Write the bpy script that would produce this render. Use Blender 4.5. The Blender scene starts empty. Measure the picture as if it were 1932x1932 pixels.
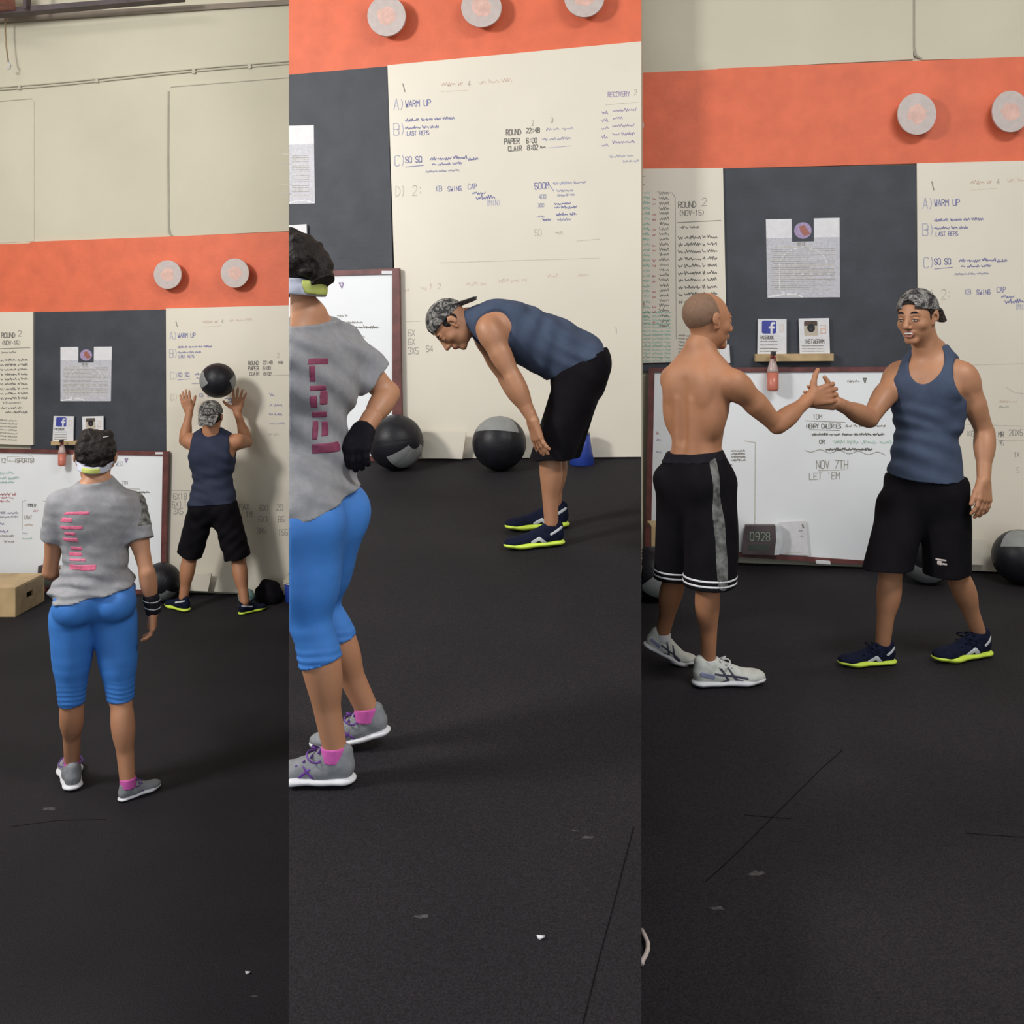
import bpy, math, random
import numpy as np
from mathutils import Vector, Matrix

# ------------------------------------------------------------------ camera, world, lights
FPX = 1750.0          # focal length in pixels of the 1932 px frame
CX, HY = 966.0, 640.0 # column of the optical axis, row of the horizon
CZ = 2.02             # camera height over the lowest floor
scene = bpy.context.scene
COL = scene.collection
cam_d = bpy.data.cameras.new('camera'); cam = bpy.data.objects.new('camera', cam_d); COL.objects.link(cam)
cam.location = (0, 0, CZ); cam.rotation_euler = (math.pi/2, 0, 0)
cam_d.sensor_width = 36.0; cam_d.lens = FPX/1932*36.0; cam_d.shift_y = -(966-HY)/1932
cam_d.clip_start = 0.05; cam_d.clip_end = 100
scene.camera = cam
scene.view_settings.view_transform = 'Standard'; scene.view_settings.look = 'None'
scene.view_settings.exposure = 0.14; scene.view_settings.gamma = 1.0; scene.view_settings.use_curve_mapping = False
world = bpy.data.worlds.new('world'); scene.world = world; world.use_nodes = True
bg = world.node_tree.nodes['Background']
bg.inputs[0].default_value = (0.88, 0.94, 1.0, 1); bg.inputs[1].default_value = 0.98

def area(name, loc, aim, size, sizey, power, color):
    d = bpy.data.lights.new(name, 'AREA'); d.shape = 'RECTANGLE'; d.size = size; d.size_y = sizey
    d.energy = power; d.color = color
    o = bpy.data.objects.new(name, d); COL.objects.link(o); o.location = loc
    o.rotation_euler = (Vector(aim)-Vector(loc)).to_track_quat('-Z', 'Y').to_euler()
    return o
area('unseen_area_light', (-4.5, 2.0, 4.4), (-0.2, 6.0, 1.2), 0.9, 0.9, 205, (1.0, 0.97, 0.93))  # unseen key light, upper left, set to throw shadows to the right
area('unseen_area_light', (-4.2, 4.2, 5.6), (-3.6, 5.2, 0.0), 2.4, 0.5, 40, (1.0, 0.97, 0.94))
area('unseen_area_light', (2.6, 1.2, 5.6), (1.6, 4.5, 0.0), 2.4, 0.6, 140, (1.0, 0.97, 0.94))  # unseen soft fill, added to even out the right side

# ------------------------------------------------------------------ geometry of the three bays
def P(px, py, D): return np.array([(px-CX)*D/FPX, D, CZ-(py-HY)*D/FPX])
def pix(p): return CX+p[..., 0]/p[..., 1]*FPX, HY-(p[..., 2]-CZ)/p[..., 1]*FPX
class Bay:
    def __init__(s, px0, d0, px1, d1):
        a = P(px0, HY, d0); b = P(px1, HY, d1); t = b-a; t[2] = 0; t /= np.linalg.norm(t)
        s.t = t; s.n = np.array([t[1], -t[0], 0.0])   # normal towards the viewer
        if s.n[1] > 0: s.n = -s.n
        s.o = a
    def at(s, px, py, off=0.0):
        r = np.array([(px-CX)/FPX, 1.0, -(py-HY)/FPX]); c = np.array([0, 0, CZ])
        k = np.dot(s.o+s.n*off-c, s.n)/np.dot(r, s.n)
        return c+r*k
WL = Bay(0, 7.57, 545, 7.31); WM = Bay(545, 6.5, 1210, 6.0); WR = Bay(1210, 6.4, 1932, 6.03)
ZR = CZ-1.518                       # right-hand floor level
# middle floor: a shallow ramp through three measured points
_A = np.array([P(545, 864, 6.5), P(1210, 862, 6.0), P(640, 1480, 2.53)])
MPL = np.linalg.solve(np.c_[_A[:, :2], np.ones(3)], _A[:, 2])   # z = a x + b y + c
def zm(x, y): return MPL[0]*x+MPL[1]*y+MPL[2]
def DL(py): return CZ*FPX/(py-HY)
def DR(py): return (CZ-ZR)*FPX/(py-HY)
def DM(px, py):                     # depth of the middle floor seen at a pixel
    x, z = (px-CX)/FPX, -(py-HY)/FPX
    return (MPL[2]-CZ)/(z-MPL[0]*x-MPL[1])

# ------------------------------------------------------------------ materials
def S(r, g, b):
    f = lambda c: (c/255/12.92) if c/255 <= 0.04045 else ((c/255+0.055)/1.055)**2.4
    return (f(r), f(g), f(b), 1)
MATS = {}
def mat(name, col, rough=0.6, amt=0.08, scale=12.0, bump=0.0, bscale=None, metal=0.0, spec=0.5, alpha=1.0, sheen=0.0, detail=3.0):
    if name in MATS: return MATS[name]
    m = bpy.data.materials.new(name); m.use_nodes = True; nt = m.node_tree; N = nt.nodes; L = nt.links
    b = N['Principled BSDF']; b.inputs['Roughness'].default_value = rough; b.inputs['Metallic'].default_value = metal
    b.inputs['Specular IOR Level'].default_value = spec; b.inputs['Alpha'].default_value = alpha
    b.inputs['Sheen Weight'].default_value = sheen
    tc = N.new('ShaderNodeTexCoord'); nz = N.new('ShaderNodeTexNoise'); nz.inputs['Scale'].default_value = scale
    nz.inputs['Detail'].default_value = detail
    L.new(tc.outputs['Object'], nz.inputs['Vector'])
    r = N.new('ShaderNodeValToRGB'); c = col
    r.color_ramp.elements[0].position = 0.3; r.color_ramp.elements[1].position = 0.7
    r.color_ramp.elements[0].color = tuple(max(0, x*(1-amt)) for x in c[:3])+(1,)
    r.color_ramp.elements[1].color = tuple(min(1, x*(1+amt)) for x in c[:3])+(1,)
    L.new(nz.outputs['Fac'], r.inputs['Fac']); L.new(r.outputs['Color'], b.inputs['Base Color'])
    if bump:
        n2 = N.new('ShaderNodeTexNoise'); n2.inputs['Scale'].default_value = bscale or scale*6; n2.inputs['Detail'].default_value = 2
        L.new(tc.outputs['Object'], n2.inputs['Vector'])
        bp = N.new('ShaderNodeBump'); bp.inputs['Strength'].default_value = bump; bp.inputs['Distance'].default_value = 0.01
        L.new(n2.outputs['Fac'], bp.inputs['Height']); L.new(bp.outputs['Normal'], b.inputs['Normal'])
    MATS[name] = m; return m
def camo(name):
    m = bpy.data.materials.new(name); m.use_nodes = True; nt = m.node_tree; N = nt.nodes; L = nt.links
    b = N['Principled BSDF']; b.inputs['Roughness'].default_value = 0.85
    tc = N.new('ShaderNodeTexCoord'); nz = N.new('ShaderNodeTexNoise'); nz.inputs['Scale'].default_value = 22
    nz.inputs['Detail'].default_value = 1.5; nz.inputs['Distortion'].default_value = 2.2
    L.new(tc.outputs['Object'], nz.inputs['Vector'])
    r = N.new('ShaderNodeValToRGB'); r.color_ramp.interpolation = 'CONSTANT'; e = r.color_ramp.elements
    e[0].position = 0.0; e[0].color = S(38, 38, 40); e[1].position = 0.42; e[1].color = S(88, 86, 84)
    q = e.new(0.5); q.color = S(132, 129, 126); q = e.new(0.58); q.color = S(62, 61, 60); q = e.new(0.66); q.color = S(165, 162, 160)
    L.new(nz.outputs['Fac'], r.inputs['Fac']); L.new(r.outputs['Color'], b.inputs['Base Color'])
    return m
M_beige = mat('painted_concrete', (.58, .545, .43, 1), .75, .05, 1.2, .12, 60)
M_orange = mat('orange_paint', (.72, .148, .068, 1), .6, .10, 6, .15, 40)
M_cream = mat('whiteboard_sheet', (.74, .69, .59, 1), .42, .035, 1.5, 0)
M_grey = mat('charcoal_paint', (.040, .046, .060, 1), .6, .22, 5, .1, 50, detail=6)
M_white = mat('glossy_whiteboard', (.86, .885, .92, 1), .22, .03, 2)
M_maroon = mat('maroon_wood', (.14, .045, .042, 1), .45, .3, 14)
M_rubber = None
M_disc = mat('disc_plastic', (.52, .45, .43, 1), .5, .06, 30)
M_discp = mat('disc_print', (.66, .42, .36, 1), .5, .12, 25)
M_paper = mat('paper', (.72, .72, .75, 1), .5, .05, 30)
M_paperg = mat('printed_paper', (.52, .52, .57, 1), .5, .12, 60)
M_wood = mat('plywood', (.50, .36, .19, 1), .55, .18, 7, .05)
M_woodd = mat('plywood_edge', (.30, .22, .12, 1), .6, .2, 12)
M_black = mat('black_plastic', (.012, .012, .014, 1), .4, .2, 10)
M_steel = mat('painted_steel', (.075, .055, .062, 1), .6, .3, 8)
M_conduit = mat('painted_conduit', (.46, .43, .34, 1), .5, .1, 8)
M_vinyl = mat('black_vinyl', (.011, .011, .015, 1), .42, .25, 18, .15, 160, spec=.3)
M_vinylg = mat('grey_vinyl', (.24, .25, .25, 1), .5, .1, 18, .1, 160)
M_blue = mat('blue_plastic', (.02, .05, .30, 1), .4, .2, 6)
M_teal = mat('teal_cloth', (.20, .33, .32, 1), .8, .2, 20)
M_lettery = {k: mat('marker_'+k, c, .6, .15, 60) for k, c in dict(black=(.22, .21, .19, 1), grey=(.36, .34, .31, 1), faint=(.52, .49, .42, 1),
    blue=(.22, .22, .42, 1), paleblue=(.42, .42, .53, 1), orange=(.66, .42, .30, 1), paleorange=(.68, .54, .44, 1),
    green=(.30, .55, .46, 1), palegreen=(.46, .64, .56, 1), red=(.55, .24, .26, 1), violet=(.36, .28, .46, 1), white=(.8, .8, .82, 1)).items()}

def rubber():
    m = bpy.data.materials.new('rubber_floor'); m.use_nodes = True; nt = m.node_tree; N = nt.nodes; L = nt.links
    b = N['Principled BSDF']; b.inputs['Roughness'].default_value = .8; b.inputs['Specular IOR Level'].default_value = .2
    tc = N.new('ShaderNodeTexCoord')
    n1 = N.new('ShaderNodeTexNoise'); n1.inputs['Scale'].default_value = 1.3; n1.inputs['Detail'].default_value = 4
    n2 = N.new('ShaderNodeTexNoise'); n2.inputs['Scale'].default_value = 210; n2.inputs['Detail'].default_value = 2
    for n in (n1, n2): L.new(tc.outputs['Object'], n.inputs['Vector'])
    r1 = N.new('ShaderNodeValToRGB'); r1.color_ramp.elements[0].position = .3; r1.color_ramp.elements[1].position = .75
    r1.color_ramp.elements[0].color = (.0125, .0118, .0145, 1); r1.color_ramp.elements[1].color = (.0205, .019, .0228, 1)
    r2 = N.new('ShaderNodeValToRGB'); r2.color_ramp.elements[0].position = .35; r2.color_ramp.elements[1].position = .7
    r2.color_ramp.elements[0].color = (.55, .55, .55, 1); r2.color_ramp.elements[1].color = (1.5, 1.45, 1.5, 1)
    L.new(n1.outputs['Fac'], r1.inputs['Fac']); L.new(n2.outputs['Fac'], r2.inputs['Fac'])
    mx = N.new('ShaderNodeMix'); mx.data_type = 'RGBA'; mx.blend_type = 'MULTIPLY'; mx.inputs[0].default_value = 1
    L.new(r1.outputs['Color'], mx.inputs[6]); L.new(r2.outputs['Color'], mx.inputs[7]); L.new(mx.outputs[2], b.inputs['Base Color'])
    bp = N.new('ShaderNodeBump'); bp.inputs['Strength'].default_value = .35; bp.inputs['Distance'].default_value = .004
    L.new(n2.outputs['Fac'], bp.inputs['Height']); L.new(bp.outputs['Normal'], b.inputs['Normal'])
    return m
M_rubber = rubber()

# ------------------------------------------------------------------ object helpers
def link(o, parent=None):
    COL.objects.link(o)
    if parent is not None:
        o.parent = parent; o.matrix_parent_inverse = Matrix.Translation(parent.location).inverted()
    return o
def mesh_obj(name, verts, faces, m, parent=None, smooth=False):
    me = bpy.data.meshes.new(name); me.from_pydata([tuple(map(float, v)) for v in verts], [], [tuple(map(int, f)) for f in faces])
    me.materials.append(m)
    if smooth: me.polygons.foreach_set('use_smooth', [True]*len(me.polygons))
    me.update()
    return link(bpy.data.objects.new(name, me), parent)
def fast_obj(name, V, F, m, parent=None, smooth=True):
    me = bpy.data.meshes.new(name); nv, nf = len(V), len(F)
    me.vertices.add(nv); me.vertices.foreach_set('co', np.ascontiguousarray(V, dtype=np.float32).ravel())
    me.loops.add(nf*4); me.loops.foreach_set('vertex_index', np.ascontiguousarray(F, dtype=np.int32).ravel())
    me.polygons.add(nf); me.polygons.foreach_set('loop_start', np.arange(0, nf*4, 4, dtype=np.int32))
    me.polygons.foreach_set('loop_total', np.full(nf, 4, dtype=np.int32))
    me.polygons.foreach_set('use_smooth', np.full(nf, smooth))
    me.materials.append(m); me.update(calc_edges=True)
    return link(bpy.data.objects.new(name, me), parent)
def empty(name, loc):
    o = bpy.data.objects.new(name, None); o.empty_display_size = .1; o.location = tuple(map(float, loc)); COL.objects.link(o); return o
def tag(o, label, cat, group=None):
    o['label'] = label; o['category'] = cat
    if group: o['group'] = group
    return o
def struct(o): o['kind'] = 'structure'; return o
def extrude(poly, vec):
    n = len(poly); V = [np.array(p) for p in poly]+[np.array(p)+vec for p in poly]
    F = [list(range(n)), list(range(2*n-1, n-1, -1))]+[[i, i+n, (i+1) % n+n, (i+1) % n] for i in range(n)]
    return V, F
def slab(name, W, poly, off, thick, m, parent=None):
    """board standing on the wall W: its face 'off' in front of the wall, 'thick' deep; poly in picture pixels of the face"""
    V, F = extrude([W.at(x, y, off) for x, y in poly], -W.n*thick)
    V = np.array(V); me_f = [f[::-1] for f in F]
    return mesh_obj(name, V, me_f, m, parent)
def rect(x0, y0, x1, y1): return [(x0, y0), (x1, y0), (x1, y1), (x0, y1)]
def box(name, c, s, m, parent=None, rz=0.0, bev=0.0):
    import bmesh
    bm = bmesh.new(); bmesh.ops.create_cube(bm, size=1); bmesh.ops.scale(bm, vec=s, verts=bm.verts)
    if bev: bmesh.ops.bevel(bm, geom=list(bm.edges), offset=bev, segments=2, affect='EDGES', profile=.6)
    bmesh.ops.rotate(bm, verts=bm.verts, cent=(0, 0, 0), matrix=Matrix.Rotation(rz, 3, 'Z')); bmesh.ops.translate(bm, verts=bm.verts, vec=tuple(map(float, c)))
    me = bpy.data.meshes.new(name); bm.to_mesh(me); bm.free(); me.materials.append(m)
    return link(bpy.data.objects.new(name, me), parent)
def tube(name, pts, r, m, parent=None, n=8, radii=None):
    pts = [np.array(p, float) for p in pts]; V = []; F = []
    up = np.array([0.13, 0.2, 0.97])
    for i, p in enumerate(pts):
        d = pts[min(i+1, len(pts)-1)]-pts[max(i-1, 0)]; d /= np.linalg.norm(d)
        a = np.cross(d, up); a /= np.linalg.norm(a); b = np.cross(d, a); rr = radii[i] if radii else r
        for k in range(n):
            q = 2*math.pi*k/n; V.append(p+rr*(a*math.cos(q)+b*math.sin(q)))
    for i in range(len(pts)-1):
        for k in range(n): F.append([i*n+k, i*n+(k+1) % n, (i+1)*n+(k+1) % n, (i+1)*n+k])
    F.append(list(range(n))[::-1]); F.append([len(pts)*n-n+k for k in range(n)])
    return mesh_obj(name, V, F, m, parent, True)
def disc_prism(name, W, px, py, rpx, rpy, off, thick, m, parent=None, n=40):
    return slab(name, W, [(px+rpx*math.cos(2*math.pi*k/n), py+rpy*math.sin(2*math.pi*k/n)) for k in range(n)], off, thick, m, parent)

# ------------------------------------------------------------------ marker writing: strokes as thin ribbons on the board
GL = {'A': '00 26 40|12 32', 'B': '00 06 36 45 43 33 03|33 42 41 30 00', 'C': '45 36 16 05 01 10 30 41', 'D': '00 06 26 44 42 20 00', 'E': '40 00 06 46|03 33',
 'F': '00 06 46|03 33', 'G': '45 36 16 05 01 10 30 41 43 23', 'H': '00 06|40 46|03 43', 'I': '20 26', 'J': '01 10 20 31 36', 'K': '00 06|46 03 40', 'L': '06 00 40',
 'M': '00 06 23 46 40', 'N': '00 06 40 46', 'O': '10 01 05 16 36 45 41 30 10', 'P': '00 06 36 45 44 33 03', 'Q': '10 01 05 16 36 45 41 30 10|31 40', 'R': '00 06 36 45 44 33 03|23 40',
 'S': '45 36 16 05 04 13 33 42 41 30 10 01', 'T': '06 46|26 20', 'U': '06 01 10 30 41 46', 'V': '06 20 46', 'W': '06 10 23 30 46', 'X': '00 46|06 40', 'Y': '06 23 46|23 20', 'Z': '06 46 00 40',
 '0': '10 01 05 16 36 45 41 30 10', '1': '15 26 20', '2': '05 16 36 45 44 00 40', '3': '05 16 36 45 44 33 42 41 30 10 01|33 13', '4': '30 36 02 42', '5': '46 06 03 33 42 41 30 10 01',
 '6': '45 36 16 05 01 10 30 41 42 33 03', '7': '06 46 10', '8': '13 04 05 16 36 45 44 33 13 02 01 10 30 41 42 33', '9': '43 13 04 05 16 36 45 42 20', '(': '36 24 22 30', ')': '16 24 22 10',
 '-': '13 33', '=': '12 32|14 34', '.': '20 21', ':': '21 22|24 25', "'": '26 25', '/': '00 46', '+': '13 33|24 22', '?': '05 16 36 45 23 22'}
class Ink:
    """collects pen strokes in picture pixels of a board and lays them as ribbons a hair above it"""
    def __init__(s, W, off, parent, seed=1): s.W, s.off, s.parent, s.st, s.r = W, off, parent, {}, random.Random(seed)
    def line(s, pts, col='black', w=1.6): s.st.setdefault(col, []).append((pts, w))
    def text(s, x, y, t, h, col='black', w=1.4, slope=0.0, sx=1.0):
        for ch in t:
            if ch != ' ' and ch in GL:
                for part in GL[ch].split('|'):
                    s.line([(x+(int(q[0])*.15*sx+s.r.uniform(-.02, .02))*h, y+slope*0-(int(q[1])/6+s.r.uniform(-.03, .03))*h) for q in part.split()], col, w)
            x += h*.78*sx; y += slope*h*.78*sx
    def words(s, x, y, widths, h, col='grey', w=1.2, slope=0.0):
        for wd in widths:
            if wd > 0:
                n = max(3, int(wd/h*3.6)); pts = [(x+wd*(i+s.r.uniform(-.45, .45))/n, y+slope*wd*i/n-h*(s.r.uniform(0, .35) if i % 2 else s.r.uniform(.35, 1.0))) for i in range(n+1)]
                s.line(pts, col, w)
            x += abs(wd)+h*.55; y += slope*(abs(wd)+h*.55)
    def done(s, name='handwriting'):
        for col, L in s.st.items():
            V, F = [], []
            for pts, w in L:
                P2 = [np.array(p, float) for p in pts]
                for a, b in zip(P2[:-1], P2[1:]):
                    d = b-a; l = np.linalg.norm(d)
                    if l < 1e-6: continue
                    d /= l; n = np.array([-d[1], d[0]])*w/2; a2, b2 = a-d*w*.3, b+d*w*.3; k = len(V)
                    for q in (a2+n, b2+n, b2-n, a2-n): V.append(s.W.at(q[0], q[1], s.off))
                    F.append([k, k+1, k+2, k+3])
            if V: mesh_obj(name, V, F, M_lettery[col], s.parent)['kind'] = 'stuff'

# ------------------------------------------------------------------ implicit surfaces: fields of rounded cones and ellipsoids, meshed with surface nets
def nrm(v): v = np.asarray(v, float); return v/np.linalg.norm(v)
def rc(a, b, r1, r2, k=.02, flat=None, clip=None, sub=False): return dict(t='rc', a=np.array(a, float), b=np.array(b, float), r1=r1, r2=r2, k=k, flat=flat, clip=clip, sub=sub)
def el(c, ax, r, k=.02, sub=False, clip=None): return dict(t='el', c=np.array(c, float), ax=np.array(ax, float), r=np.array(r, float), k=k, sub=sub, clip=clip)
def pd(p, X, Y, Z):
    if p['t'] == 'rc':
        a, b = p['a'], p['b']; ba = b-a; x, y, z = X-a[0], Y-a[1], Z-a[2]
        if p['flat'] is not None:
            n, s = p['flat']; n = nrm(n); q = (x*n[0]+y*n[1]+z*n[2])*(1/s-1); x = x+q*n[0]; y = y+q*n[1]; z = z+q*n[2]; ba = ba+n*np.dot(ba, n)*(1/s-1)
        l2 = max(float(ba@ba), 1e-9); t = np.clip((x*ba[0]+y*ba[1]+z*ba[2])/l2, 0, 1)
        d = np.sqrt((x-ba[0]*t)**2+(y-ba[1]*t)**2+(z-ba[2]*t)**2)-(p['r1']+(p['r2']-p['r1'])*t)
    else:
        x, y, z = X-p['c'][0], Y-p['c'][1], Z-p['c'][2]; A = p['ax']; r = p['r']
        u = [(x*A[i][0]+y*A[i][1]+z*A[i][2]) for i in range(3)]
        k0 = np.sqrt(sum((u[i]/r[i])**2 for i in range(3))); k1 = np.sqrt(sum((u[i]/r[i]**2)**2 for i in range(3)))+1e-9
        d = k0*(k0-1)/k1
    if p['clip'] is not None:
        for q, n in p['clip']:
            n = nrm(n); d = np.maximum(d, (X-q[0])*n[0]+(Y-q[1])*n[1]+(Z-q[2])*n[2])
    return d
def pb(p):
    if p['t'] == 'rc' and p['flat'] is not None and p['flat'][1] > 1:
        e = np.abs(nrm(p['flat'][0]))*max(p['r1'], p['r2'])*p['flat'][1]; return np.minimum(p['a'], p['b'])-p['r1']-e, np.maximum(p['a'], p['b'])+p['r1']+e
    if p['t'] == 'rc': return np.minimum(p['a']-p['r1'], p['b']-p['r2']), np.maximum(p['a']+p['r1'], p['b']+p['r2'])
    R = p['r'].max(); e = np.sqrt(((p['ax'].T*p['r'])**2).sum(1)); return p['c']-e, p['c']+e
def field(prims, h, infl=0.0, planes=(), wrinkle=None, inter=None):
    """prims -> quad mesh. planes: (point, normal) keep the side away from the normal. inter: list of prims, intersect with their union"""
    lo = np.min([pb(p)[0] for p in prims if not p['sub']], 0)-infl-2.5*h; hi = np.max([pb(p)[1] for p in prims if not p['sub']], 0)+infl+2.5*h
    if inter:
        lo2 = np.min([pb(p)[0] for p in inter], 0)-2.5*h; hi2 = np.max([pb(p)[1] for p in inter], 0)+2.5*h; lo = np.maximum(lo, lo2); hi = np.minimum(hi, hi2)
    n = np.ceil((hi-lo)/h).astype(int)+1; ax = [(lo[i]+h*np.arange(n[i])).astype(np.float32) for i in range(3)]
    D = np.full(n, .2, np.float32); I = None
    def apply(D, p, off, mode):
        a, b = pb(p); mg = p['k']+off+.012+h*2; a = a-mg; b = b+mg
        s = [slice(max(0, int((a[i]-lo[i])/h)), min(n[i], int((b[i]-lo[i])/h)+2)) for i in range(3)]
        if any(q.start >= q.stop for q in s): return
        s = tuple(s); X = ax[0][s[0]][:, None, None]; Y = ax[1][s[1]][None, :, None]; Z = ax[2][s[2]][None, None, :]
        d = (pd(p, X, Y, Z)-(off if not p['sub'] else 0)).astype(np.float32); c = D[s]; k = max(p['k'], 1e-4)
        if mode == 'sub': d = -d; hh = np.clip(.5+.5*(d-c)/k, 0, 1); D[s] = c+(d-c)*hh+k*hh*(1-hh)
        else: hh = np.clip(.5+.5*(d-c)/k, 0, 1); D[s] = d+(c-d)*hh-k*hh*(1-hh)
    for p in prims: apply(D, p, infl, 'sub' if p['sub'] else 'add')
    if inter:
        I = np.full(n, .2, np.float32)
        for p in inter: apply(I, p, 0, 'add')
        D = np.maximum(D, I)
    X, Y, Z = ax[0][:, None, None], ax[1][None, :, None], ax[2][None, None, :]
    if wrinkle is not None:
        ii = np.nonzero(np.abs(D) < .03)
        pts = np.stack([ax[0][ii[0]], ax[1][ii[1]], ax[2][ii[2]]], 1); D[ii] += wrinkle(pts).astype(np.float32)
    for q, nn in planes:
        nn = nrm(nn); D = np.maximum(D, ((X-q[0])*nn[0]+(Y-q[1])*nn[1]+(Z-q[2])*nn[2]).astype(np.float32))
    for i in range(3):                 # close the surface at the grid border
        s = [slice(None)]*3; s[i] = 0; D[tuple(s)] = np.maximum(D[tuple(s)], 1e-3); s[i] = -1; D[tuple(s)] = np.maximum(D[tuple(s)], 1e-3)
    ins = D < 0
    c = np.zeros(tuple(n-1), np.int8)
    for i in (0, 1):
        for j in (0, 1):
            for k in (0, 1): c += ins[i:n[0]-1+i, j:n[1]-1+j, k:n[2]-1+k]
    act = np.nonzero((c > 0) & (c < 8)); na = len(act[0])
    if na == 0: return np.zeros((0, 3)), np.zeros((0, 4), int)
    idx = np.full(tuple(n-1), -1, np.int32); idx[act] = np.arange(na)
    cs = [(i, j, k) for i in (0, 1) for j in (0, 1) for k in (0, 1)]
    val = {q: D[act[0]+q[0], act[1]+q[1], act[2]+q[2]] for q in cs}
    S_ = np.zeros((na, 3), np.float32); cnt = np.zeros(na, np.float32)
    for q in cs:
        for a in range(3):
            if q[a] == 0:
                q2 = list(q); q2[a] = 1; q2 = tuple(q2); v0, v1 = val[q], val[q2]; m = (v0 < 0) != (v1 < 0)
                t = np.where(m, v0/np.where(m, v0-v1, 1), 0)
                pos = np.array(q, np.float32)[None, :].repeat(na, 0); pos[:, a] += t; S_ += pos*m[:, None]; cnt += m
    V = (np.stack(act, 1)+S_/cnt[:, None])*h+lo
    Fs = []
    for a in range(3):
        b_, c_ = (a+1) % 3, (a+2) % 3
        s0 = [slice(None)]*3; s1 = [slice(None)]*3; s0[a] = slice(0, -1); s1[a] = slice(1, None)
        A, B = ins[tuple(s0)], ins[tuple(s1)]; e = np.array(np.nonzero(A != B))
        ok = (e[b_] > 0) & (e[c_] > 0) & (e[b_] < n[b_]-1) & (e[c_] < n[c_]-1); e = e[:, ok]; fl = A[tuple(e)]
        def cell(db, dc): q = e.copy(); q[b_] -= db; q[c_] -= dc; return idx[tuple(q)]
        q = np.stack([cell(1, 1), cell(0, 1), cell(0, 0), cell(1, 0)], 1); q[~fl] = q[~fl][:, ::-1]; Fs.append(q)
    return V, np.concatenate(Fs)
def joinvf(*vf):
    Vs, Fs, k = [], [], 0
    for V, F in vf: Vs.append(V); Fs.append(F+k); k += len(V)
    return np.concatenate(Vs), np.concatenate(Fs)
def shell(name, prims, h, m, parent, **kw):
    V, F = field(prims, h, **kw)
    if not len(V): return None
    return fast_obj(name, V, F, m, parent)
def folds(amp, *waves, seed=0):
    """cloth creases: sines along given directions, bent by slower ones"""
    def f(p):
        q = 0
        for d, wl, s in waves:
            d = nrm(d); u = p@d; w = np.sin(p[:, 0]*9+seed)*.35+np.sin(p[:, 2]*11+seed*2.1)*.3+np.sin(p[:, 1]*7)*.3
            v = np.sin(2*math.pi*(u/wl+w)+s); q = q+v*(.35+.65*np.clip(np.sin(p[:, 0]*13+p[:, 2]*8+s*3)*.8+.5, 0, 1))
        return amp*q
    return f

# ------------------------------------------------------------------ people
M_skinA = mat('tan_skin', (.42, .20, .108, 1), .5, .08, 9, .03, 140)
M_skinB = mat('bronze_skin', (.41, .185, .095, 1), .58, .10, 9, .03, 140)
M_skinC = mat('brown_skin', (.47, .225, .125, 1), .5, .08, 9, .03, 140)
M_hair = mat('black_hair', (.012, .008, .007, 1), .65, .5, 60, .5, 90, spec=.3)
M_stub = mat('shaved_hair', (.20, .115, .072, 1), .75, .12, 80, .1, 300)
M_tank = mat('slate_blue_jersey', (.055, .075, .125, 1), .85, .12, 14, .12, 220, spec=.2)
M_tankd = mat('navy_jersey', (.030, .037, .068, 1), .85, .12, 14, .12, 220, spec=.2)
M_shortsb = mat('black_cloth', (.0065, .0055, .0075, 1), .9, .3, 10, .1, 120, spec=.12)
M_tee = mat('heather_grey_jersey', (.29, .29, .31, 1), .9, .10, 40, .1, 200)
M_blueleg = mat('royal_blue_spandex', (.045, .20, .60, 1), .6, .12, 8, .03, 120)
M_pink = mat('pink_print', (.75, .16, .28, 1), .7, .15, 60)
M_sock = mat('magenta_sock', (.62, .11, .42, 1), .9, .1, 60)
M_lime = mat('lime_foam', (.62, .80, .08, 1), .5, .08, 20)
M_navy = mat('navy_mesh', (.006, .009, .026, 1), .85, .3, 60, .1, 200, spec=.15)
M_silver = mat('silver_trim', (.55, .57, .60, 1), .4, .1, 30)
M_gshoe = mat('grey_mesh_shoe', (.22, .23, .25, 1), .7, .12, 60, .1, 200)
M_wsole = mat('white_foam', (.72, .72, .76, 1), .5, .05, 30)
M_wshoe = mat('white_shoe', (.58, .60, .56, 1), .6, .10, 40, .05, 100)
M_purple = mat('purple_lace', (.13, .04, .28, 1), .7, .2, 60)
M_dkstripe = mat('dark_stripe', (.05, .045, .08, 1), .6, .2, 60)
M_glove = mat('black_wrap', (.010, .009, .013, 1), .85, .3, 40, spec=.15)
M_headband = mat('pale_headband', (.55, .57, .68, 1), .8, .08, 40)
M_lime2 = mat('lime_band', (.55, .60, .15, 1), .6, .1, 40)
M_tooth = mat('teeth', (.75, .72, .68, 1), .3, .03, 60)
M_lip = mat('lips', (.34, .125, .095, 1), .45, .1, 60)
M_eye = mat('eye_white', (.62, .58, .54, 1), .2, .05, 60)
M_iris = mat('dark_iris', (.02, .012, .01, 1), .2, .2, 60)
M_camo = camo('grey_camouflage')
M_sleeve = mat('sleeve_camouflage', (.15, .15, .14, 1), .9, .92, 42)

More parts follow.
